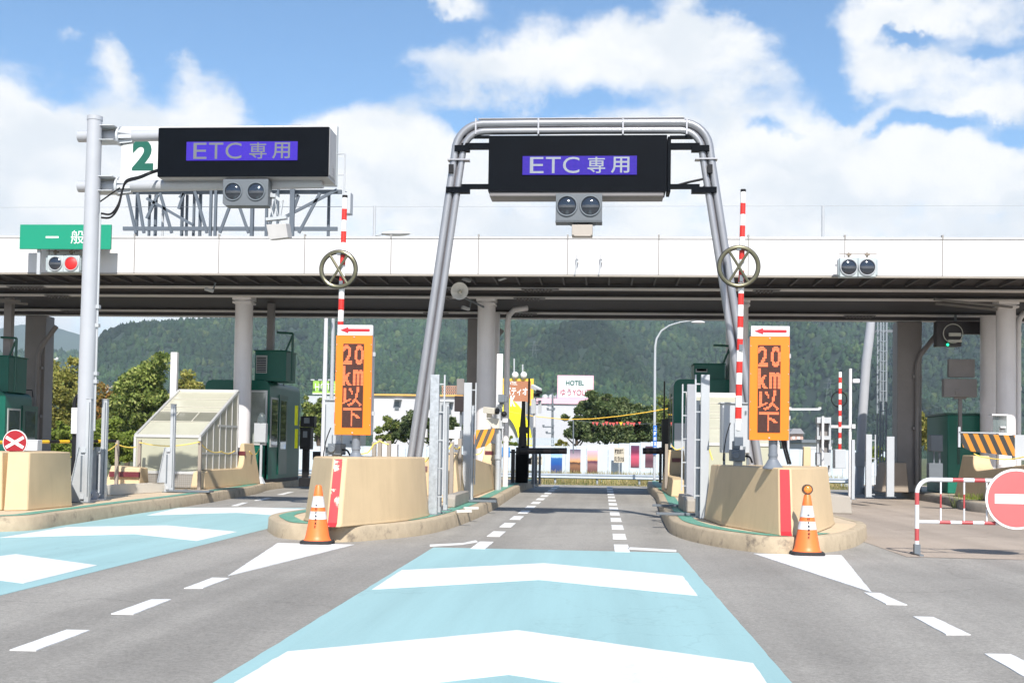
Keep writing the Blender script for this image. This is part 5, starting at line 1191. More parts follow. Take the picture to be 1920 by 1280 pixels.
stake('brown post beside the right green booth', 1250, 832, 918, 28)
rope('yellow rope sagging across the front of the glazed shelter', [W(261,829,25.35), W(374,828,25.25)])
rope('yellow rope from the mast foot to the first brown post', [W(130,857,19.5), W(170,838,20), W(219,832,24.5), W(255,838,25)])
rope('yellow rope along the lane side of the glazed shelter', [W(375,829,25.3), W(415,846,27), W(440,845,28)])
rope('yellow rope from the left guard to the grey card box', [W(468,846,29), W(486,842,31)])
rope('tangled yellow rope right of the left orange sign', [W(672,850,20), W(690,848,20), W(701,832,20), W(712,826,20), W(729,833,20)])
rope('yellow rope ends hanging beside the slim centre sensor post', [W(792,868,20.5), W(806,855,20.8), W(838,846,21), W(847,832,21), W(862,838,22)])
rope('yellow rope below the striped board of the centre left island', [W(886,852,27), W(900,850,27), W(905,842,27.3)])
rope('yellow rope ends beside the right green booth', [W(1258,834,27), W(1268,843,27), W(1283,838,27)])
rope('yellow rope hanging behind the right striped block', [W(1330,842,20), W(1336,862,20)])
rope('yellow rope under the hazard board at the right edge', [W(1826,850,25.6), W(1848,857,25.6), W(1920,856,25)])
# lower tan walls and pieces on islands
b = MB(); b.loft([[(WX(195,25).x,25,ISZ),(WX(262,25).x,25,ISZ),(WX(262,25).x,25.6,ISZ),(WX(195,25).x+.1,25.6,ISZ)],[(WX(205,25).x,25.1,.70),(WX(262,25).x,25.1,.66),(WX(262,25).x,25.5,.66),(WX(207,25).x,25.5,.70)]])
t = thing('concrete_wall', 'low tan wall with a worn red band at the left foot of the glazed shelter', 'concrete wall', (W(230,900,25).x, 25.2, ISZ)); b.build('body', conc, t, bevel=.03)
b = MB(); b.box(WX(205,25).x+.02, WX(262,25).x, 24.97, 25.06, .46, .57); b.build('painted_band', M('band_red', (.11,.012,.02), .5), t)
b = MB(); xa, xb = WX(775,24).x, WX(862,24).x; b.prism([(xa,ISZ),(xb,ISZ),(xb,.75),(xb-.3,1.0),(xa+.55,1.02),(xa+.1,1.0),(xa,.85)], 'y', 24, 24.5)
t = thing('concrete_wall', 'low tan wall with a brown band behind the gantry leg', 'concrete wall', ((xa+xb)/2, 24.2, ISZ)); b.build('body', conc, t, bevel=.03)
b = MB(); b.box(xa+.02, xa+.3, 23.97, 24.0, .72, .82); b.build('painted_band', M('band_brown', (.16,.08,.08), .5), t)
b = MB(); xa = WX(1505,17.6).x; b.loft([[(xa,17.6,ISZ),(xa+.14,17.6,ISZ),(xa+.14,17.75,ISZ),(xa,17.75,ISZ)],[(xa+.02,17.62,W(1515,837,17.6).z),(xa+.12,17.62,W(1515,837,17.6).z),(xa+.12,17.73,W(1515,837,17.6).z),(xa+.02,17.73,W(1515,837,17.6).z)]])
o = b.build('concrete_post', conc, bevel=.01); tag(o, 'small tan tapered post behind the right striped block', 'post')
# white boards and small boxes seen behind the left block
for q in ((706,832,744,865,21.5,'white equipment box between the brown posts'),(775,804,800,820,26,'white cross arm seen through the posts'),(838,806,862,822,23.5,'white box seen between the centre posts'),(852,800,864,850,24,'white slab standing between the centre posts')):
    b = MB(); b.px(q[0], q[1], q[2], q[3], q[4], .2); tag(b.build('equipment_box', white, bevel=.01), q[5], 'box', 'white equipment boxes behind the centre posts')
t = thing('electronic_sign', 'small dark message sign left of the loudspeaker column', 'sign', tuple(W(862,905,29)))
b = MB(); b.px(852, 742, 872, 771, 29, .15); b.build('lower_panel', M('panel_black', (.02,.012,.012), .4), t, bevel=.01)
b = MB(); b.px(856, 710, 870, 740, 29.05, .1); b.build('upper_panel', dcol_m, t, bevel=.01)
b = MB(); b.px(861, 770, 865, 905, 29.1, .08); b.build('post', dgrey, t)

# ------------------------------------------------------------------ far right equipment
t = thing('electronic_sign', 'dark sign with a small green light hanging under the canopy at the right', 'sign', tuple(W(1790,652,31.8)))
b = MB(); b.px(1756, 602, 1840, 626, 32.2, .2); b.px(1756, 602, 1803, 649, 31.8, .3); b.build('housing', M('panel_black', 0), t, bevel=.01)
b = MB(); p = W(1787, 625, 31.7); b.ring((p.x, 31.7, p.z), .25, .012, 28, 6); b.px(1780, 624, 1802, 630, 31.6, .06); b.px(1778, 637, 1804, 641, 31.6, .06); b.build('wire_guard', M('guard_pale', (.5,.5,.45), .4), t)
b = MB(); p = W(1777, 646, 31.75); b.ball(p, .035, 6); b.build('green_lamp', emis('green_lamp', (.02,1,.4), 1.5), t)
b = MB(); b.px(1790, 590, 1794, 604, 31.9, .05); b.build('hanger', dgrey, t)
t = thing('message_board', 'pair of dark board backs on a post right of the rear dark column', 'sign', tuple(W(1803,900,31.5)))
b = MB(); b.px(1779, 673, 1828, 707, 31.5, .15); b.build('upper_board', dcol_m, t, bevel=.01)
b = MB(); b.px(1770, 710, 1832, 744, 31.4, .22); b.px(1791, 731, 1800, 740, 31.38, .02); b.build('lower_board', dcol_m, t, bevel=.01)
b = MB(); b.px(1798, 744, 1804, 830, 31.55, .08); b.px(1790, 744, 1812, 748, 31.5, .1); b.build('post', dcol_m, t)
for x0_, y0_, x1_, y1_, Y, nm, lab in ((1745,815,1768,846,31.3,'meter_box','dark box on a stand left of the curled guard at the right edge'),):
    t = thing(nm, lab, 'box', tuple(W(1757,905,31.3)))
    b = MB(); b.px(x0_, y0_, x1_, y1_, Y, .25); b.build('box', dgrey, t, bevel=.02)
    b = MB(); b.px(1750, 846, 1753, 875, Y+.1, .05); b.px(1760, 846, 1764, 875, Y+.1, .05); b.px(1742, 868, 1768, 903, Y, .25); b.build('stand', dgrey, t, bevel=.01)
# second arch: leg leaning, lattice mast, striped boom with ring, posts
YR = 36.5
t = thing('arch_gantry', 'pale leaning leg of a second arch behind the orange sign at the right', 'gantry', tuple(G(1612, 917, ISZ)))
b = MB(); b.path([W(1610,930,YR), W(1616,800,YR), W(1624,680,YR), W(1634,600,YR), W(1642,560,YR)], .14, 14); b.build('leg', mast_m, t)
b = MB(); b.px(1604, 848, 1622, 874, YR-.2, .08); b.build('junction_box', greyp, t)
b = MB(); b.px(1625, 618, 1700, 623, YR+.2, .06); b.build('cross_arm', dgrey, t)
t = thing('lattice_mast', 'slim steel ladder mast left of the rear dark column', 'mast', tuple(W(1656,905,36)))
for xp in (1651, 1662): X = W(xp, 760, 36).x; b = MB(); b.box(X-.025, X+.025, 36, 36.05, ISZ, 5.6); b.build('upright', M('lattice_grey', (.20,.23,.26), .5), t); b = MB(); b.box(X-.02, X+.02, 36.4, 36.44, ISZ, 5.6); b.build('upright', M('lattice_grey', 0), t)
b = MB(); X0_, X1_ = W(1651,760,36).x, W(1662,760,36).x
for k in range(17): z = .4+k*.3; b.box(X0_, X1_, 35.98, 36.0, z, z+.025); b.obox((X0_, 36.42, z), (X1_, 36.42, z+.3), .018, .018)
b.build('rung', M('lattice_grey', 0), t)
t = thing('boom_gate', 'distant raised boom with a dark ring left of the second arch leg', 'boom gate', tuple(W(1575,885,26)), BG)
X = W(1575, 760, 26).x; z1 = W(1575,697,26).z; z0 = W(1575,842,26).z
b = MB(); b.path([(X, 26, z0+(z1-z0)*k/14) for k in range(15)], .034, 12, mf=lambda i: i % 2 ^ 1); b.build('boom', [boomw, red], t, smooth=60)
b = MB(); p = W(1575, 748, 26); b.ring((p.x, 26.08, p.z), .165, .014, 30, 6); b.build('cross_ring', blackp, t)
b = MB(); b.px(1566, 842, 1586, 878, 25.9, .3); b.build('drive_unit', greyp, t, bevel=.01)
t = thing('camera_post', 'white post with two box cameras left of the second arch leg', 'camera', tuple(W(1594,915,27)))
X = W(1594, 800, 27).x; b = MB(); b.cyl((X, 27, ISZ-.1), (X, 27, W(1594,691,27).z), .035, n=10); b.build('post', white, t)
b = MB(); b.px(1600, 710, 1612, 717, 26.9, .15); b.px(1594, 712, 1601, 714, 26.98, .04); b.build('camera_body', white, t)
b = MB(); b.px(1558, 797, 1604, 802, 26.95, .06); b.px(1598, 795, 1604, 803, 26.9, .12); b.build('cross_arm', white, t)
widepost('white slim post in front of the second arch leg', 1597, 1603, 824, 26.5, greyp, 'slim white posts at the right')
widepost('taller white twin post right of the second arch leg', 1624, 1635, 814, 28.0, greyp, 'slim white posts at the right', ladder=1)
widepost('pale narrow cabinet post against the rear dark column', 1663, 1677, 818, 28.5, greyp, 'slim white posts at the right')
t = thing('equipment_rack', 'pale steel equipment rack on a post right of the orange sign', 'rack', tuple(W(1544,890,27.5)))
b = MB()
for y0_, y1_ in ((782,793),(817,824),(848,872)): b.px(1532, y0_, 1558, y1_, 27.5, .25)
for x in (1532, 1554): b.px(x, 782, x+4, 885, 27.6, .1)
b.build('frame', greyp, t)
b = MB(); b.px(1541, 780, 1545, 890, 27.4, .06); b.build('post', white, t)
b = MB(); b.px(1537, 793, 1553, 817, 27.7, .05); b.px(1537, 824, 1553, 848, 27.7, .05); b.build('back_panel', dcol_m, t)
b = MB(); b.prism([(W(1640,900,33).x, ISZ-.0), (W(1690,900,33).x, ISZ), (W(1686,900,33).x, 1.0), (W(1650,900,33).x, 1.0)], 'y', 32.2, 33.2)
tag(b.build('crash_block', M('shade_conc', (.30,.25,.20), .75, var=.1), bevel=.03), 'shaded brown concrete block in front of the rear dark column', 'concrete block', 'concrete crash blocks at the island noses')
b = MB(); b.loft([[(WX(1520,24).x,24,0),(WX(1600,24).x,24,0),(WX(1600,24).x,26,0),(WX(1520,24).x,26,0)],[(WX(1522,24).x,24.05,.42),(WX(1596,24).x,24.05,.36),(WX(1596,24).x,25.9,.36),(WX(1522,24).x,25.9,.42)]])
tag(b.build('concrete_lump', conc2, bevel=.03), 'dirty tan concrete slab beyond the right striped block', 'concrete block', 'low rough concrete blocks')
# glass screen with lamp by the right column
t = thing('screen_booth', 'small glass screen with white lid beside the right column', 'screen', tuple(W(1875,880,28.5)))
b = MB(); b.px(1862, 779, 1888, 812, 28.5, .02); b.build('pane', M('screen_glass', (.15,.19,.19), .1, alpha=.6), t)
b = MB(); b.px(1860, 776, 1890, 779, 28.4, .25); b.px(1876, 799, 1886, 802, 28.45, .1); b.px(1873, 802, 1884, 870, 28.5, .15); b.build('lid', white, t)

# ------------------------------------------------------------------ beyond the plaza: lamps, guard rail, hoarding
t = thing('street_lamp', 'tall curved white street lamp right of the centre lane, beyond the canopy', 'street lamp', tuple(G(1228,905,-.25)))
YL = 47; X = W(1228, 800, YL).x
b = MB(); b.path([(X, YL, -.3), W(1228,690,YL), W(1228.5,650,YL), W(1231,635,YL), W(1240,620,YL), W(1255,610,YL), W(1275,604,YL), W(1297,601,YL)], [.055,.05,.045,.04,.035,.03,.025,.022], 10); b.build('pole', greyp, t)
b = MB(); b.ball(W(1309,604,YL), .28, 7, sc=(1,.4,.22)); b.build('lamp_head', white, t)
b = MB(); b.px(1224.5, 797, 1231.5, 852, YL-.12, .02); bn = b.build('banner', M('banner_blue', (.015,.13,.45), .5), t)
for k, ch_ in enumerate('上諏訪温泉'): y = 803+9.5*k; text(bn, 'lettering', ch_, W(1225.5,y,YL).x, W(1230.5,y,YL).x, W(1228,y+3.5,YL).z, W(1228,y-3.5,YL).z, YL-.123, boomw, .02)
t = thing('street_lamp', 'straight white lamp pole left of the left orange sign', 'street lamp', tuple(W(606,905,45)))
b = MB(); b.cyl(W(604.5,905,45), W(612.5,560,45), .11, .07, 12); b.build('pole', white, t)
b = MB(); b.ball(W(612.5,556,45), .2, 6); b.build('lamp_head', white, t)
t = thing('guard_rail', 'low steel guard rail along the road beyond the lane', 'guard rail', (W(1100,905,51).x, 51, -.33))
xa, xb = W(560, 890, 51).x, W(1620, 890, 51).x
b = MB(); zr = W(1100, 889, 51).z; b.prism([(51,zr-.20),(50.94,zr-.16),(51,zr-.09),(50.94,zr-.03),(51,zr+.02),(51.03,zr+.02),(51.03,zr-.20)], 'x', xa, xb); b.build('rail', M('rail_steel', (.5,.55,.6), .35, metal=.4), t)
for k in range(14): x = xa+.4+(xb-xa-.8)*k/13; b = MB(); b.cyl((x, 51.1, -.37), (x, 51.1, zr), .05, n=8); b.build('post', galv, t)
YH = 58.0
t = thing('hoarding', 'long white hoarding beyond the road, stepping up to the right', 'fence', (W(1000,890,YH).x, YH, -.32))
xp = 540; hw = M('hoarding_white', (.50,.56,.615), .4, var=.04)
while xp < 1700:
    top_y = 836 if xp < 1060 else max(826, 836-(xp-1060)/20*1.05)
    if xp > 1300: top_y = 838+(xp-1300)*.02
    b = MB(); b.px(xp+.3, top_y, xp+19.8, 893, YH, .03); 
    b.v = [(x, y, -.4 if z < .2 else z) for x, y, z in b.v]
    b.build('panel', hw, t); xp += 20
b = MB(); b.box(WX(540,YH).x, WX(1700,YH).x, YH+.03, YH+.08, .3, .36); b.box(WX(540,YH).x, WX(1700,YH).x, YH+.03, YH+.08, .9, .96); b.build('back_rail', galv, t)
def grad(name, stops, sunp=None):
    m, n, l, b = nt(name); tcn = n.new('ShaderNodeTexCoord'); sp = n.new('ShaderNodeSeparateXYZ'); l.new(tcn.outputs['Generated'], sp.inputs[0])
    nz = n.new('ShaderNodeTexNoise'); nz.inputs['Scale'].default_value = 4; l.new(tcn.outputs['Generated'], nz.inputs['Vector'])
    a = n.new('ShaderNodeMath'); a.operation = 'MULTIPLY_ADD'; a.inputs[1].default_value = .12; l.new(nz.outputs['Fac'], a.inputs[0]); s2 = n.new('ShaderNodeMath'); s2.operation = 'SUBTRACT'; s2.inputs[1].default_value = .06; l.new(sp.outputs[2], s2.inputs[0]); l.new(s2.outputs[0], a.inputs[2])
    cr = n.new('ShaderNodeValToRGB'); l.new(a.outputs[0], cr.inputs[0]); e_ = cr.color_ramp.elements
    while len(e_) < len(stops): e_.new(.5)
    for i, (p_, c) in enumerate(stops): e_[i].position = p_; e_[i].color = (*c, 1)
    l.new(cr.outputs[0], b.inputs['Base Color']); b.inputs['Roughness'].default_value = .3
    return m
PS = [(1033,1054,841,886,'blue lake and mountain photo panel on the hoarding',[(0,(.03,.05,.14)),(.3,(.03,.07,.25)),(.33,(.01,.07,.30)),(.62,(.02,.12,.35)),(.66,(.35,.5,.65)),(.8,(.3,.5,.75)),(1,(.02,.18,.55))]),
      (1068.5,1088.5,842,886,'photo panel of a dusk sky over dark water, second from the left',[(0,(.05,.02,.02)),(.3,(.25,.12,.06)),(.42,(.04,.02,.02)),(.48,(.6,.3,.12)),(.7,(.4,.3,.35)),(1,(.08,.07,.12))]),
      (1101.5,1120.5,844,886,'pink sunset photo panel on the hoarding',[(0,(.1,.04,.04)),(.35,(.25,.12,.12)),(.5,(.08,.02,.06)),(.6,(.8,.4,.2)),(.8,(.75,.35,.35)),(1,(.65,.4,.5))]),
      (1183,1198.5,835,876,'dark red firework photo panel on the hoarding',[(0,(.1,.04,.06)),(.25,(.4,.06,.1)),(.5,(.5,.08,.15)),(.7,(.15,.02,.06)),(1,(.08,.03,.08))]),
      (1210,1226,836,876,'dark violet firework photo panel nearest the blue banner',[(0,(.15,.08,.1)),(.3,(.08,.03,.05)),(.6,(.2,.08,.1)),(1,(.07,.04,.06))]),
      (937,956,838,856,'blue panel on the hoarding just right of the camera post',[(0,(.02,.16,.45)),(1,(.05,.25,.6))])]
for x0_, x1_, y0_, y1_, lab, st in PS:
    b = MB(); b.px(x0_, y0_, x1_, y1_, YH-.03, .02); tag(b.build('photo_panel', grad('poster', st)), lab, 'poster', 'photo panels on the white hoarding')
def board(label, x0_, y0_, x1_, y1_, Y, l1, l2):
    t = thing('notice_board', label, 'notice board', tuple(W((x0_+x1_)/2, 895, Y)), 'beige notice boards before the hoarding')
    b = MB(); b.px(x0_, y0_, x1_, y1_, Y, .03); b.build('panel', M('board_beige', (.50,.45,.36), .5), t)
    xa, xb = W(x0_, 860, Y).x, W(x1_, 860, Y).x; zA, zB = W(1000 if 0 else x0_, y0_, Y).z, W(x0_, y1_, Y).z
    w = xb-xa; h = zA-zB
    text(t, 'lettering', l1, xa+.08*w, xb-.08*w, zA-.42*h, zA-.08*h, Y-.002, blackp, .03)
    text(t, 'lettering', l2, xa+.05*w, xb-.05*w, zB+.08*h, zB+.42*h, Y-.002, blackp, .03)
    b = MB(); b.px((x0_+x1_)/2-1, y1_, (x0_+x1_)/2+1, 893, Y, .04); b.build('post', galv, t)
board('beige notice board with two rows of black characters on the hoarding', 1151, 839, 1171, 867, 57.3, '諏訪湖祭', '湖上花火大会')
board('beige notice board half hidden behind the three thin bollards', 994, 855, 1017, 871, 57.2, '諏訪湖', '花火')
# orange rope with bunting
P0, P1, P2, P3 = W(945,770,44), W(1060,786,44), W(1160,780,44), W(1262,764,44)
t = thing('bunting', 'sagging orange line with small red flags in front of the dark trees', 'bunting', tuple(P1))
b = MB(); b.path([P0, W(1000,780,44), P1, W(1110,785,44), P2, W(1210,773,44), P3], .016, 6); b.build('line', yel, t)
b = MB(); fl = []; b.path([W(1078,787,46), W(1140,796,46), W(1190,795,46), W(1235,793,46)], .006, 5); b.cyl(W(1075,786,46), W(1075,850,46), .025); b.build('cord', dgrey, t)
for k, xp in enumerate((1112,1119,1131,1137,1144,1150,1157,1164,1170,1177,1183,1188,1199)):
    p = W(xp, 793+(k % 3), 46); b = MB(); s = .055+.015*(k % 2); b.prism([(p.x-s, p.z+s*.8), (p.x+s, p.z+s*.9), (p.x+s*.2, p.z-s*1.2)], 'y', 46, 46.01); b.build('flag', yel if k == 7 else M('flag_red', (.6,.08,.07), .6), t)

# ------------------------------------------------------------------ distant buildings
def bbox(t, name, q, Y, d, mat, bev=0): b = MB(); b.px(*q, Y, d); return b.build(name, mat, t, bevel=bev)
bw = M('render_white', (.49,.49,.51), .7, var=.05, scale=.3); trim = M('trim_orange', (.70,.38,.10), .6); pinkm = M('pink_band', (.68,.42,.50), .6)
YB_ = 110
t = thing('shop_building', 'long white building with an orange roof edge behind the gantry leg', 'building', tuple(W(790,842,YB_)))
bbox(t, 'wall', (700,742,866,842), YB_, 20, bw); bbox(t, 'roof_trim', (698,739,868,742), YB_-.3, 20.6, trim)
bbox(t, 'wall', (574,742,628,842), YB_+2, 15, M('grey_render', (.42,.45,.47), .7))
for q in ((740,752,748,768),(800,752,812,766),(826,756,846,775)): w_ = bbox(t, 'window', q, YB_-.1, .05, dgrey); bbox(t, 'awning', (q[0]-3, q[1]-4, q[2]+3, q[1]-3), YB_-.8, .8, greyp)
t = thing('rooftop_frame', 'rusty steel framework on the roof of the long white building', 'steel frame', tuple(W(844,741,112)))
b = MB()
for k in range(8): x = 830+k*3.7; b.obox(W(x,740,112), W(x,724,112), .1, .1)
for y in (724, 729, 735): b.obox(W(828,y,112), W(858,y,112), .1, .1)
b.build('frame', M('rust', (.42,.26,.20), .8), t)
t = thing('hotel_sign', 'lime green rooftop hotel sign left of the left orange sign', 'sign', tuple(W(606,742,YB_+2)))
bbox(t, 'panel', (586,714,640,737), YB_+2, .5, M('lime', (.28,.50,.07), .5)); bbox(t, 'edge', (586,737,640,739), YB_+1.9, .7, white)
text(t, 'lettering', 'HOTEL', W(591,725,YB_).x*(YB_+2)/YB_, W(634,725,YB_).x*(YB_+2)/YB_, W(610,732,YB_+2).z, W(610,718.5,YB_+2).z, YB_+1.97, boomw, .0)
b = MB()
for x in (586, 600, 618): b.obox(W(x,714,YB_+2), W(x-1,712,YB_+1), .12, .12); b.obox(W(x-3,712,YB_+1), W(x+4,712,YB_+1), .2, .12)
b.build('spotlight', greyp, t)
# hotel with brown sign and yellow crescent
YC = 100
t = thing('hotel_building', 'white hotel with a yellow crescent facade left of the pink hotel', 'building', tuple(W(965,842,YC)))
bbox(t, 'wall', (925,752,986,842), YC+.6, 15, bw)
b = MB(); o1, i1 = [], []
cx_, cz_ = W(930,836,YC).x, W(930,836,YC).z
for k in range(15):
    a = PI*.5*k/14; o1.append((cx_+3.08*math.cos(a), cz_+4.4*math.sin(a))); i1.append((cx_+1.95*math.cos(a), cz_+2.9*math.sin(a)))
b.prism(o1+i1[::-1], 'y', YC, YC+.5); b.build('crescent', M('crescent_yellow', (.78,.70,.0), .5), t, smooth=0)
text(t, 'lettering', 'K', W(957,755,YC).x, W(967,755,YC).x, W(962,762,YC).z, W(962,741,YC).z, YC-.05, boomw, .03)
t = thing('hotel_sign', 'brown rooftop sign with a yellow frame and white lettering', 'sign', tuple(W(972,760,YC+3)))
Yq = YC+3
bbox(t, 'frame', (941,709.5,1000,760), Yq, .5, M('frame_yellow', (.80,.50,.04), .5)); bbox(t, 'panel', (945,714,995,754), Yq-.04, .04, M('panel_brown', (.33,.13,.06), .5))
text(t, 'lettering', 'HOTEL', W(947,718,Yq).x, W(970,718,Yq).x, W(958,721.5,Yq).z, W(958,715,Yq).z, Yq-.06, boomw, .01)
text(t, 'lettering', 'パティオ', W(948,733,Yq).x, W(989,733,Yq).x, W(968,741,Yq).z, W(968,726,Yq).z, Yq-.06, boomw, .02)
for xp, yt in ((964,672),(980,683)):
    b = MB(); b.cyl(W(xp,712,Yq), W(xp,yt,Yq), .07, n=8); b.build('aerial', greyp, t); b = MB(); b.ball(W(xp+2,703,Yq-.2), .3, 8); b.build('globe_lamp', boomw, t)
t = thing('hotel_building', 'grey white hotel with a pink roof band behind the dark trees', 'building', tuple(W(1050,842,120)))
bbox(t, 'wall', (984,757,1150,842), 120, 20, M('pale_grey', (.46,.47,.50), .7, var=.05)); bbox(t, 'roof_band', (983,747,1151,757), 119.8, 20.4, pinkm)
b = MB()
for k in range(5): b.ball(W(1022+k*12,745,121), .35, 6); b.px(1020+k*14, 742, 1022+k*14, 747, 121, .4)
b.build('roof_vent', greyp, t)
t = thing('hotel_sign', 'white rooftop sign with a pink frame on the pink banded hotel', 'sign', tuple(W(1079,747,120)))
bbox(t, 'frame', (1045,703.5,1113,747), 120, .5, pinkm); bbox(t, 'panel', (1048,708,1110,745), 119.96, .04, M('sign_white', (.6,.64,.66), .5))
Yq = 119.9
text(t, 'lettering', 'HOTEL', W(1061,717,Yq).x, W(1095,717,Yq).x, W(1078,722,Yq).z, W(1078,713,Yq).z, Yq, M('letter_green', (.02,.10,.08), .5), .02)
text(t, 'lettering', 'ゆうYOU遊', W(1051,730,Yq).x, WX(1109,Yq).x, W(1078,742,Yq).z, W(1078,728,Yq).z, Yq, M('letter_red', (.45,.03,.08), .5), .0)
# screen fence of the hotel yard
b = MB()
for k in range(30): x = 960+k*2.9; b.px(x, 820, x+1.6, 834, 75, .05)
b.px(958, 822, 1046, 823.5, 75.06, .05); b.px(958, 831, 1046, 832.5, 75.06, .05); tag(b.build('yard_fence', M('fence_pale', (.45,.52,.58), .5)), 'pale blue slatted fence behind the hoarding below the yellow crescent', 'fence')
# utility poles
def upole(label, xp, y0, Y, arms, w=.12, mat=galv):
    t = thing('utility_pole', label, 'utility pole', tuple(W(xp, 842, Y)), 'utility poles in the distance')
    b = MB(); b.cyl(W(xp,842,Y), W(xp,y0,Y), w, w*.7, 10); b.build('pole', mat, t)
    b = MB()
    for ya, x0_, x1_ in arms: b.obox(W(x0_,ya,Y-.1), W(x1_,ya,Y-.1), .08, .1); b.cyl(W(x0_+1,ya,Y-.1), W(x0_+1,ya-4,Y-.1), .08, n=6); b.cyl(W(x1_-1,ya,Y-.1), W(x1_-1,ya-4,Y-.1), .08, n=6)
    b.build('cross_arm', mat, t)
upole('concrete utility pole between the left trees', 202, 722, 90, [(727,194,211)], .13, conc2)
upole('steel utility pole before the pink hotel', 1036, 737, 85, [(760,1026,1038),(768,1026,1040),(800,1018,1038),(812,1024,1038)], .1, dgrey)
upole('slim lattice mast top with white floodlights left of the grey mast', 90, 652, 70, [(674,86,108),(660,86,94)], .1, white)
upole('thin street pole with a level arm right of the right orange sign', 1478, 760, 60, [(767,1480,1538)], .06, white)
t = thing('house', 'pink and grey house at the foot of the hill, right of the orange sign', 'house', tuple(W(1492,836,200)))
bbox(t, 'wall', (1482,812,1506,840), 200, 10, M('house_pink', (.50,.32,.27), .7)); b = MB(); b.prism([(WX(1478,200).x, W(1478,813,200).z), (WX(1508,200).x, W(1508,813,200).z), (WX(1500,200).x, W(1500,803,200).z), (WX(1486,200).x, W(1486,803,200).z)], 'y', 199.5, 210); b.build('roof', M('house_roof', (.25,.25,.27), .7), t)
for q in ((1486,818,1490,823),(1495,818,1500,823),(1486,828,1490,833),(1495,828,1500,833)): bbox(t, 'window', q, 199.9, .05, boomw)
t = thing('house', 'low white house with a dark roof beyond the right island', 'house', tuple(W(1530,842,150)))
bbox(t, 'wall', (1505,830,1560,842), 150, 10, bw); bbox(t, 'roof', (1503,824,1562,830), 149.5, 11, dgrey)

# ------------------------------------------------------------------ vegetation
def numpy_mesh(name, verts, faces, mat, off):
    me = bpy.data.meshes.new(name); nv, nf = len(verts), len(faces); k = faces.shape[1]
    me.vertices.add(nv); me.vertices.foreach_set('co', (verts-np.array(off)).astype(np.float32).ravel())
    me.loops.add(nf*k); me.loops.foreach_set('vertex_index', faces.astype(np.int32).ravel())
    me.polygons.add(nf); me.polygons.foreach_set('loop_start', np.arange(0, nf*k, k, dtype=np.int32))
    me.materials.append(mat); me.update(calc_edges=True); me.validate()
    return me
def leaves(centres, size, rng, up=.3):
    n_ = len(centres)
    nrm = rng.normal(size=(n_, 3)); nrm[:, 2] += up; nrm /= np.linalg.norm(nrm, axis=1)[:, None]
    a = np.cross(nrm, rng.normal(size=(n_, 3))); a /= np.linalg.norm(a, axis=1)[:, None]; b_ = np.cross(nrm, a)
    s = size*rng.uniform(.6, 1.3, n_)[:, None]
    V = np.stack([centres-a*s, centres+b_*s*.55, centres+a*s, centres-b_*s*.55], 1).reshape(-1, 3)
    return V, np.arange(n_*4).reshape(-1, 4)
def crown_pts(c, rx, ry, rz, nclump, per, rng, cr=.28, low=-.6):
    P = []
    for i in range(nclump):
        while True:
            d = rng.normal(size=3); d /= np.linalg.norm(d)
            if d[2] > low: break
        r_ = rng.uniform(.45, 1.0)**.6
        cc_ = np.array(c)+d*np.array([rx, ry, rz])*r_*(.88+.38*rng.uniform(-1, 1))
        R_ = cr*(rx+rz)/2*rng.uniform(.45, 1.2)
        q = rng.normal(size=(per, 3)); q /= np.linalg.norm(q, axis=1)[:, None]; q *= (R_*rng.uniform(.2, 1.15, per)**.5)[:, None]; q[:, 2] *= .75
        P.append(cc_+q)
    return np.concatenate(P)
F_green = foliage('leaf_green', [(.06,.10,.02),(.15,.20,.045),(.27,.33,.08),(.46,.47,.16)])
F_yel = foliage('leaf_yellow', [(.12,.13,.025),(.28,.27,.06),(.42,.37,.10),(.20,.25,.06)])
F_rust = foliage('leaf_rust', [(.18,.16,.04),(.36,.24,.07),(.44,.20,.05),(.22,.25,.06)])
F_dark = foliage('leaf_dark', [(.03,.055,.02),(.07,.11,.035),(.14,.18,.065),(.28,.32,.15)])
F_shrub = foliage('leaf_shrub', [(.10,.15,.02),(.20,.27,.04),(.32,.38,.08),(.13,.19,.03)])
def tree(name, label, cat, xp, ytop, Y, rx_px, rz_px, mat, seed, nclump=46, per=150, leaf=.11, low=-.5, group='trees beyond the toll plaza', gz=-.3, trunk=True):
    rng = np.random.default_rng(seed); pm = 2200/Y; c0 = W(xp, ytop+rz_px, Y); rx, rz = rx_px/pm, rz_px/pm
    t = thing(name, label, cat, (c0.x, Y, gz), group)
    P = crown_pts((c0.x, Y, c0.z), rx, min(rx, 2.5), rz, nclump, per, rng, low=low)
    P = P[P[:, 2] > gz+.05]
    V, Fc = leaves(P, leaf, rng); me = numpy_mesh('crown', V, Fc, mat, (c0.x, Y, gz))
    o = bpy.data.objects.new('crown', me); C.objects.link(o); o.parent = t
    if trunk:
        b = MB(); hz = c0.z-.2*rz; b.path([(c0.x, Y, gz-.1), (c0.x+.05, Y, gz+(hz-gz)*.5), (c0.x-.05, Y, hz)], [.16, .12, .07], 8)
        for k in range(7):
            a = k*2.4; z = gz+(hz-gz)*(.45+.07*k); b.path([(c0.x, Y, z), (c0.x+rx*.4*math.cos(a), Y+rx*.3*math.sin(a), z+rz*.35), (c0.x+rx*.7*math.cos(a), Y+rx*.5*math.sin(a), z+rz*.6)], [.06, .04, .02], 6)
        b.build('trunk', bark, t)
    return t
tree('broadleaf_tree', 'yellow green tree between the dark column and the grey mast', 'tree', 110, 668, 62, 62, 95, F_yel, 1, 60, 170)
tree('broadleaf_tree', 'rust tinted tree just right of the grey mast', 'tree', 190, 728, 66, 42, 62, F_rust, 2, 44, 150)
tree('broadleaf_tree', 'tall dark green tree left of the square white pole', 'tree', 272, 655, 58, 48, 110, F_green, 3, 80, 190, leaf=.12)
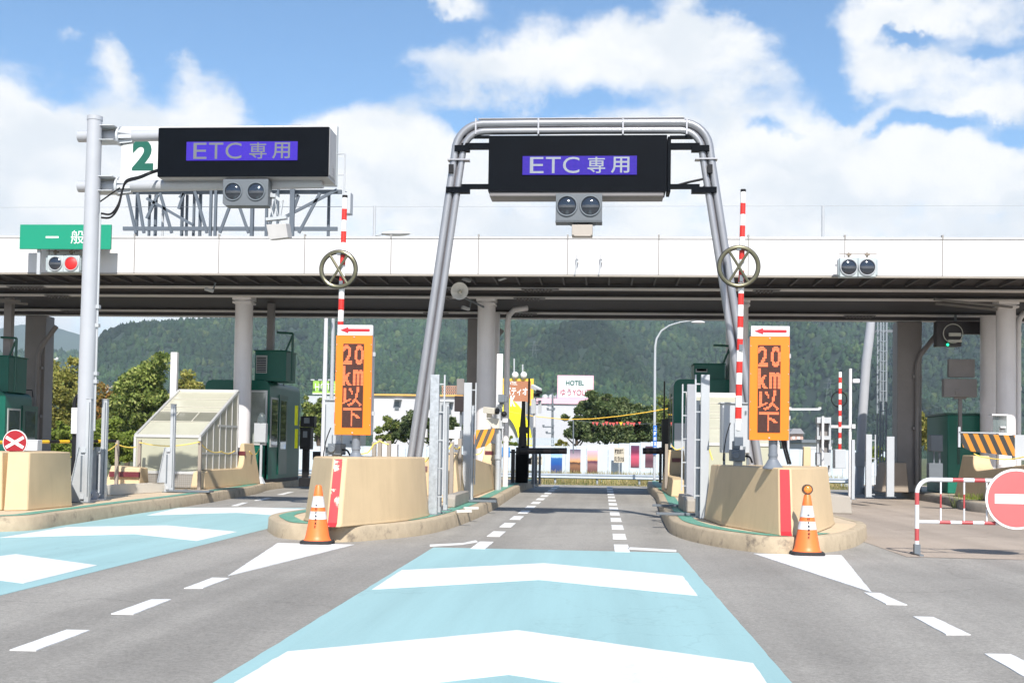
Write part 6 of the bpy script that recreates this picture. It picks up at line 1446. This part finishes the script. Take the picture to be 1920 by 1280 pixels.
tree('broadleaf_tree', 'dark green tree lower left of the tallest tree', 'tree', 240, 708, 60, 34, 70, F_green, 4, 46, 160)
tree('broadleaf_tree', 'rounded olive tree top right of the square white pole', 'tree', 352, 700, 64, 34, 60, F_yel, 5, 40, 150)
for i, (xp, yt, Y, rx, rz) in enumerate(((120,795,44,36,34),(165,805,42,30,30),(205,790,43,34,38),(245,808,41,32,30),(100,830,40,26,22),(60,810,44,30,30),(290,812,43,30,30),(330,820,43,28,26))):
    tree('shrub', ['bright green shrub left of the mast above the yellow boom','bright green shrub directly behind the grey mast','taller bright shrub right of the grey mast','bright green shrub left of the glazed shelter','low bright shrub beside the dark column foot','bright shrub behind the left booth','shrub hidden behind the left of the glazed shelter','shrub hidden behind the right of the glazed shelter'][i], 'shrub', xp, yt, Y, rx*1.1, rz, F_shrub, 20+i, 50, 150, .07, low=-1, group='bright shrubs behind the left island', gz=-.2, trunk=False)
tree('broadleaf_tree', 'large dark tree in front of the pink banded hotel', 'tree', 1136, 738, 70, 46, 60, F_dark, 6, 80, 190, leaf=.12)
tree('broadleaf_tree', 'dark tree spreading low at the left of the large dark tree', 'tree', 1082, 775, 69, 34, 36, F_dark, 7, 40, 150)
tree('broadleaf_tree', 'dark tree right of the large dark tree, by the curved lamp', 'tree', 1175, 750, 72, 50, 52, F_dark, 8, 60, 170)
tree('broadleaf_tree', 'lighter tree between the curved lamp and the right booth', 'tree', 1238, 742, 74, 46, 60, F_green, 9, 56, 160)
tree('broadleaf_tree', 'small dark tree between the gantry leg and the galvanised post', 'tree', 780, 772, 70, 38, 36, F_dark, 10, 40, 140)
tree('broadleaf_tree', 'small dark tree right of the galvanised post', 'tree', 838, 775, 70, 26, 34, F_dark, 11, 30, 130)
tree('broadleaf_tree', 'small dark tree left of the gantry leg', 'tree', 735, 780, 70, 24, 32, F_green, 12, 28, 130)
tree('conifer_tree', 'feathery young conifer beside the ticket machine', 'tree', 577, 745, 70, 13, 48, F_green, 13, 30, 120)
tree('conifer_tree', 'feathery young conifer behind the straight lamp pole', 'tree', 598, 748, 66, 15, 48, F_green, 14, 34, 120)
tree('shrub', 'yellow green shrub behind the dark meter box at the right', 'shrub', 1720, 775, 48, 40, 45, F_yel, 15, 36, 130, .08, group='bright shrubs at the right', trunk=False)
tree('shrub', 'low yellow green shrub behind the slim white posts at the right', 'shrub', 1635, 832, 50, 30, 24, F_shrub, 16, 20, 110, .08, group='bright shrubs at the right', trunk=False)
tree('shrub', 'small yellow shrub right of the pale blue yard fence', 'shrub', 1052, 822, 68, 14, 12, F_yel, 17, 14, 90, .08, group='bright shrubs at the right', trunk=False)
tree('shrub', 'small green bush below the yellow crescent', 'shrub', 957, 815, 72, 14, 14, F_shrub, 18, 14, 90, .09, group='bright shrubs at the right', trunk=False)
# weeds at the kerb of the right island
rng = np.random.default_rng(5)
def grass(name, label, pts, h, w, mat):
    V, Fc = [], []
    for i, (x, y, z) in enumerate(pts):
        a = rng.uniform(0, 2*PI); hh = h*rng.uniform(.4, 1.2); dx, dy = math.cos(a)*w, math.sin(a)*w; lx, ly = rng.normal(0, .25, 2)*hh
        k = len(V); V += [(x-dx, y-dy, z), (x+dx, y+dy, z), (x+lx+dx*.3, y+ly+dy*.3, z+hh), (x+lx-dx*.3, y+ly-dy*.3, z+hh)]; Fc.append((k, k+1, k+2, k+3))
    V = np.array(V); Fc = np.array(Fc); me = numpy_mesh(name, V, Fc, mat, (0,0,0)); o = bpy.data.objects.new(name, me); C.objects.link(o); return tag(o, label, 'grass', kind='stuff')
dry = foliage('dry_grass', [(.46,.36,.17),(.55,.44,.22),(.34,.32,.12),(.16,.20,.05)])
pts = [(x, y, -.33) for x, y in zip(rng.uniform(xa, xb, 9000), rng.uniform(53.5, 57.9, 9000))]
grass('dry_grass', 'tall dry grass between the guard rail and the hoarding', pts, .5, .012, dry)
pts = [(x, y, -.34) for x, y in zip(rng.uniform(xa, xb, 5000), rng.uniform(50.45, 50.88, 5000))]
grass('dry_grass', 'short dry grass strip in front of the guard rail', pts, .11, .012, dry)
p = G(1822, 952); t = tag(grass('weeds', 'green weeds growing at the kerb behind the barricade', [(p.x+rng.normal(0,.18), p.y-.12+rng.normal(0,.08), 0) for _ in range(260)], .3, .010, F_shrub))

# ------------------------------------------------------------------ hills and forest
tab = [(-900,700),(-300,690),(20,668),(90,645),(140,628),(180,616),(240,600),(300,596),(400,590),(500,578),(700,566),(900,575),(1100,560),(1300,575),(1500,568),(1700,560),(1920,572),(2300,580),(2900,600)]
us = []; As = []
for x, y in tab:
    d = ray(x, y); us.append(d.x/d.y); As.append(d.z/d.y)
U0, U1, NU, NT = -.85, .75, 330, 130
Y0_, Y1_ = 560.0, 1300.0
ug = np.linspace(U0, U1, NU); tg = np.linspace(0, 1.25, NT)
Z = np.zeros((NT, NU)); XX = np.zeros((NT, NU)); YY = np.zeros((NT, NU))
ridge = np.interp(ug, us, As)
for j, t_ in enumerate(tg):
    y = Y0_+(Y1_-Y0_)*t_
    for i, u in enumerate(ug):
        x = u*y
        s = min(t_, 1.0); base = (ridge[i]*Y1_)*(s**1.15) if t_ <= 1 else ridge[i]*Y1_*(1-(t_-1)*1.2)
        nn = mnoise.fractal(Vector((x/210.0, y/330.0, 3.3)), 1.0, 2.1, 4)
        rd = 1-abs(mnoise.noise(Vector((x/115.0+y/380, y/520.0, 9.1))))*2
        env = math.sin(PI*min(s, 1)*.93)
        Z[j, i] = -2+base+env*(34*nn+66*rd-30)-13*min(s, 1); XX[j, i] = x; YY[j, i] = y
# keep every slope below the ridge line as seen from the plaza
el_ = Z/YY; lim = ridge[None, :]*np.where(tg[:, None] < .8, .93, 1.0)
Z = np.where(el_ > lim, lim*YY, Z)
V = np.stack([XX, YY, Z], -1).reshape(-1, 3)
idx = np.arange(NT*NU).reshape(NT, NU); Fq = np.stack([idx[:-1,:-1], idx[:-1,1:], idx[1:,1:], idx[1:,:-1]], -1).reshape(-1, 4)
me = numpy_mesh('hills', V, Fq, M('hill_soil', (.012,.030,.014), .9, var=.4, scale=.02), (0,0,0)); o = bpy.data.objects.new('hills', me); C.objects.link(o); tag(o, kind='structure')
bm = bmesh.new(); bmesh.ops.create_icosphere(bm, subdivisions=2, radius=1); bm.verts.ensure_lookup_table()
iv = np.array([v.co[:] for v in bm.verts]); fi = np.array([[v.index for v in f.verts] for f in bm.faces]); bm.free()
NTREE = 75000
rng = np.random.default_rng(11)
tt = rng.uniform(0, 1.02, NTREE*2)**.75; uu = rng.uniform(U0+.02, U1-.02, NTREE*2)
keep = rng.uniform(size=NTREE*2) < (.6+.4*tt); tt, uu = tt[keep][:NTREE], uu[keep][:NTREE]
fj = tt/1.25*(NT-1); fi_ = (uu-U0)/(U1-U0)*(NU-1); j0 = np.clip(fj.astype(int), 0, NT-2); i0 = np.clip(fi_.astype(int), 0, NU-2); a, b_ = fj-j0, fi_-i0
zz = Z[j0,i0]*(1-a)*(1-b_)+Z[j0,i0+1]*(1-a)*b_+Z[j0+1,i0]*a*(1-b_)+Z[j0+1,i0+1]*a*b_
hz_ = np.maximum.accumulate(np.where(np.arange(NT)[:, None] > 0, np.roll(Z+3, 1, 0)/np.maximum(YY, 1), -1), 0)
yy = Y0_+(Y1_-Y0_)*tt; vis = (zz+9)/yy > hz_[j0, i0]-.012; tt, uu, zz, yy = tt[vis], uu[vis], zz[vis], yy[vis]; xx = uu*yy; n_ = len(tt)
rad = rng.uniform(1.7, 3.6, n_)*(.7+.4*tt); hgt = rad*rng.uniform(.9, 1.5, n_); con = rng.uniform(size=n_) < .25
V = iv[None]*(1+rng.uniform(-.28, .22, (n_, len(iv), 1)))
V[:, :, :2] *= np.where(con[:, None, None] & (V[:, :, 2:3] > 0), np.clip(1-.6*V[:, :, 2:3], .2, 1), 1)
V *= np.stack([rad, rad, hgt*np.where(con, 1.5, 1)], -1)[:, None, :]
V += np.stack([xx, yy, zz+hgt*.35], -1)[:, None, :]
Fx = (fi[None]+(np.arange(n_)*len(iv))[:, None, None]).reshape(-1, 3)
fm, fn, fl_, fb = nt('forest')
g = fn.new('ShaderNodeNewGeometry'); cr = fn.new('ShaderNodeValToRGB'); e_ = cr.color_ramp.elements
for c_ in range(3): e_.new(.5)
for i, (p_, c) in enumerate(((0,(.011,.027,.013)),(.3,(.014,.033,.014)),(.6,(.019,.040,.016)),(.93,(.028,.050,.018)),(1,(.055,.075,.026)))): e_[i].position = p_; e_[i].color = (*c, 1)
fl_.new(g.outputs['Random Per Island'], cr.inputs[0])
tcn = fn.new('ShaderNodeTexCoord'); nz = fn.new('ShaderNodeTexNoise'); nz.inputs['Scale'].default_value = .009; nz.inputs['Detail'].default_value = 5; fl_.new(tcn.outputs['Object'], nz.inputs['Vector'])
mr = fn.new('ShaderNodeMapRange'); mr.inputs['From Min'].default_value = .35; mr.inputs['From Max'].default_value = .65; mr.inputs['To Min'].default_value = .45; mr.inputs['To Max'].default_value = 1.8; fl_.new(nz.outputs['Fac'], mr.inputs['Value'])  # broad noise puts sunlit patches and shaded folds into the crown colour
nz2 = fn.new('ShaderNodeTexNoise'); nz2.inputs['Scale'].default_value = .7; nz2.inputs['Detail'].default_value = 4; fl_.new(tcn.outputs['Object'], nz2.inputs['Vector'])
mr2 = fn.new('ShaderNodeMapRange'); mr2.inputs['From Min'].default_value = .3; mr2.inputs['From Max'].default_value = .7; mr2.inputs['To Min'].default_value = .5; mr2.inputs['To Max'].default_value = 1.4; fl_.new(nz2.outputs['Fac'], mr2.inputs['Value'])
mu = fn.new('ShaderNodeMath'); mu.operation = 'MULTIPLY'; fl_.new(mr.outputs[0], mu.inputs[0]); fl_.new(mr2.outputs[0], mu.inputs[1])
vm = fn.new('ShaderNodeVectorMath'); vm.operation = 'SCALE'; fl_.new(cr.outputs[0], vm.inputs[0]); fl_.new(mu.outputs[0], vm.inputs['Scale']); fl_.new(vm.outputs[0], fb.inputs['Base Color']); fb.inputs['Roughness'].default_value = .8; fb.inputs['Specular IOR Level'].default_value = .1
bp = fn.new('ShaderNodeBump'); bp.inputs['Strength'].default_value = .9; bp.inputs['Distance'].default_value = .8; fl_.new(nz2.outputs['Fac'], bp.inputs['Height']); fl_.new(bp.outputs[0], fb.inputs['Normal'])
me = numpy_mesh('forest', V.reshape(-1, 3), Fx, fm, (0,0,0)); o = bpy.data.objects.new('forest', me); C.objects.link(o)
tag(o, 'dense green forest covering the hills behind the toll plaza', 'forest', kind='stuff')
# far ridge
far = [(-500,640),(-200,632),(-60,628),(20,612),(45,608),(90,611),(120,618),(150,628),(250,640),(400,650),(900,650),(2500,650)]
V = []; YR_ = 2400
xs = np.linspace(-500, 2500, 240)
for k, sc_ in enumerate((0, .35, .7, 1, .6)):
    for x in xs:
        y = np.interp(x, [f[0] for f in far], [f[1] for f in far]); p = W(x, y, YR_); yy_ = YR_-600+200*k; V.append((p.x*yy_/YR_, yy_, p.z*sc_*(yy_/YR_)+(14*mnoise.noise(Vector((x/60, k*1.3, 0))) if 0 < k < 3 else 1.5*mnoise.noise(Vector((x/12, 0, 0))))))
idx = np.arange(5*240).reshape(5, 240); Fq = np.stack([idx[:-1,:-1], idx[:-1,1:], idx[1:,1:], idx[1:,:-1]], -1).reshape(-1, 4)
me = numpy_mesh('mountain', np.array(V), Fq, M('far_forest', (.035,.06,.03), .9, var=.4, scale=.01), (0,0,0)); o = bpy.data.objects.new('mountain', me); C.objects.link(o); tag(o, kind='structure')
me.polygons.foreach_set('use_smooth', [True]*len(me.polygons))
# pylons on the hill
for i, (xp, y0, Y) in enumerate(((1003,640,800),(1549,710,700),(320-10,0,0))):
    if Y == 0: continue
    t = thing('pylon', ['grey pylon on the hillside above the brown hotel sign','pylon on the hillside left of the distant striped boom'][i], 'pylon', tuple(W(xp, y0+45, Y)), 'power pylons on the hillside')
    b = MB(); a = W(xp, y0, Y); c = W(xp, y0+45, Y)
    for sx in (-1, 1): b.obox((c.x+sx*2, Y-9, c.z), (a.x+sx*.3, Y-9, a.z), .16, .16)
    for k in range(6): z = c.z+(a.z-c.z)*k/6; w = 2-1.7*k/6; b.obox((c.x-w, Y-9, z), (c.x+w*.8, Y-9, z+(a.z-c.z)/6), .1, .1)
    b.build('tower', M('pylon_grey', (.10,.12,.13), .6), t); b = MB()
    for dz, w in ((.8,3),(.6,3.6),(.93,2)): z = c.z+(a.z-c.z)*dz; b.obox((c.x-w, Y-9, z), (c.x+w, Y-9, z), .14, .14)
    b.build('cross_arm', M('pylon_grey', (.10,.12,.13), .6), t)
# ------------------------------------------------------------------ haze
b = MB(); b.box(-2600, 2600, -700, 3000, -3, 262); o = b.build('haze', [], smooth=0)
hm = bpy.data.materials.new('haze'); hm.use_nodes = True; hn = hm.node_tree.nodes; hn.remove(hn['Principled BSDF']); pv = hn.new('ShaderNodeVolumePrincipled'); pv.inputs['Color'].default_value = (.70,.86,1,1); pv.inputs['Density'].default_value = .00021; pv.inputs['Anisotropy'].default_value = .0
hm.node_tree.links.new(pv.outputs[0], hn['Material Output'].inputs['Volume']); o.data.materials.append(hm)
tag(o, 'pale blue summer haze over the whole valley', 'haze', kind='stuff')
S.cycles.max_bounces = 6; S.cycles.volume_bounces = 0
S.cycles.use_denoising = True
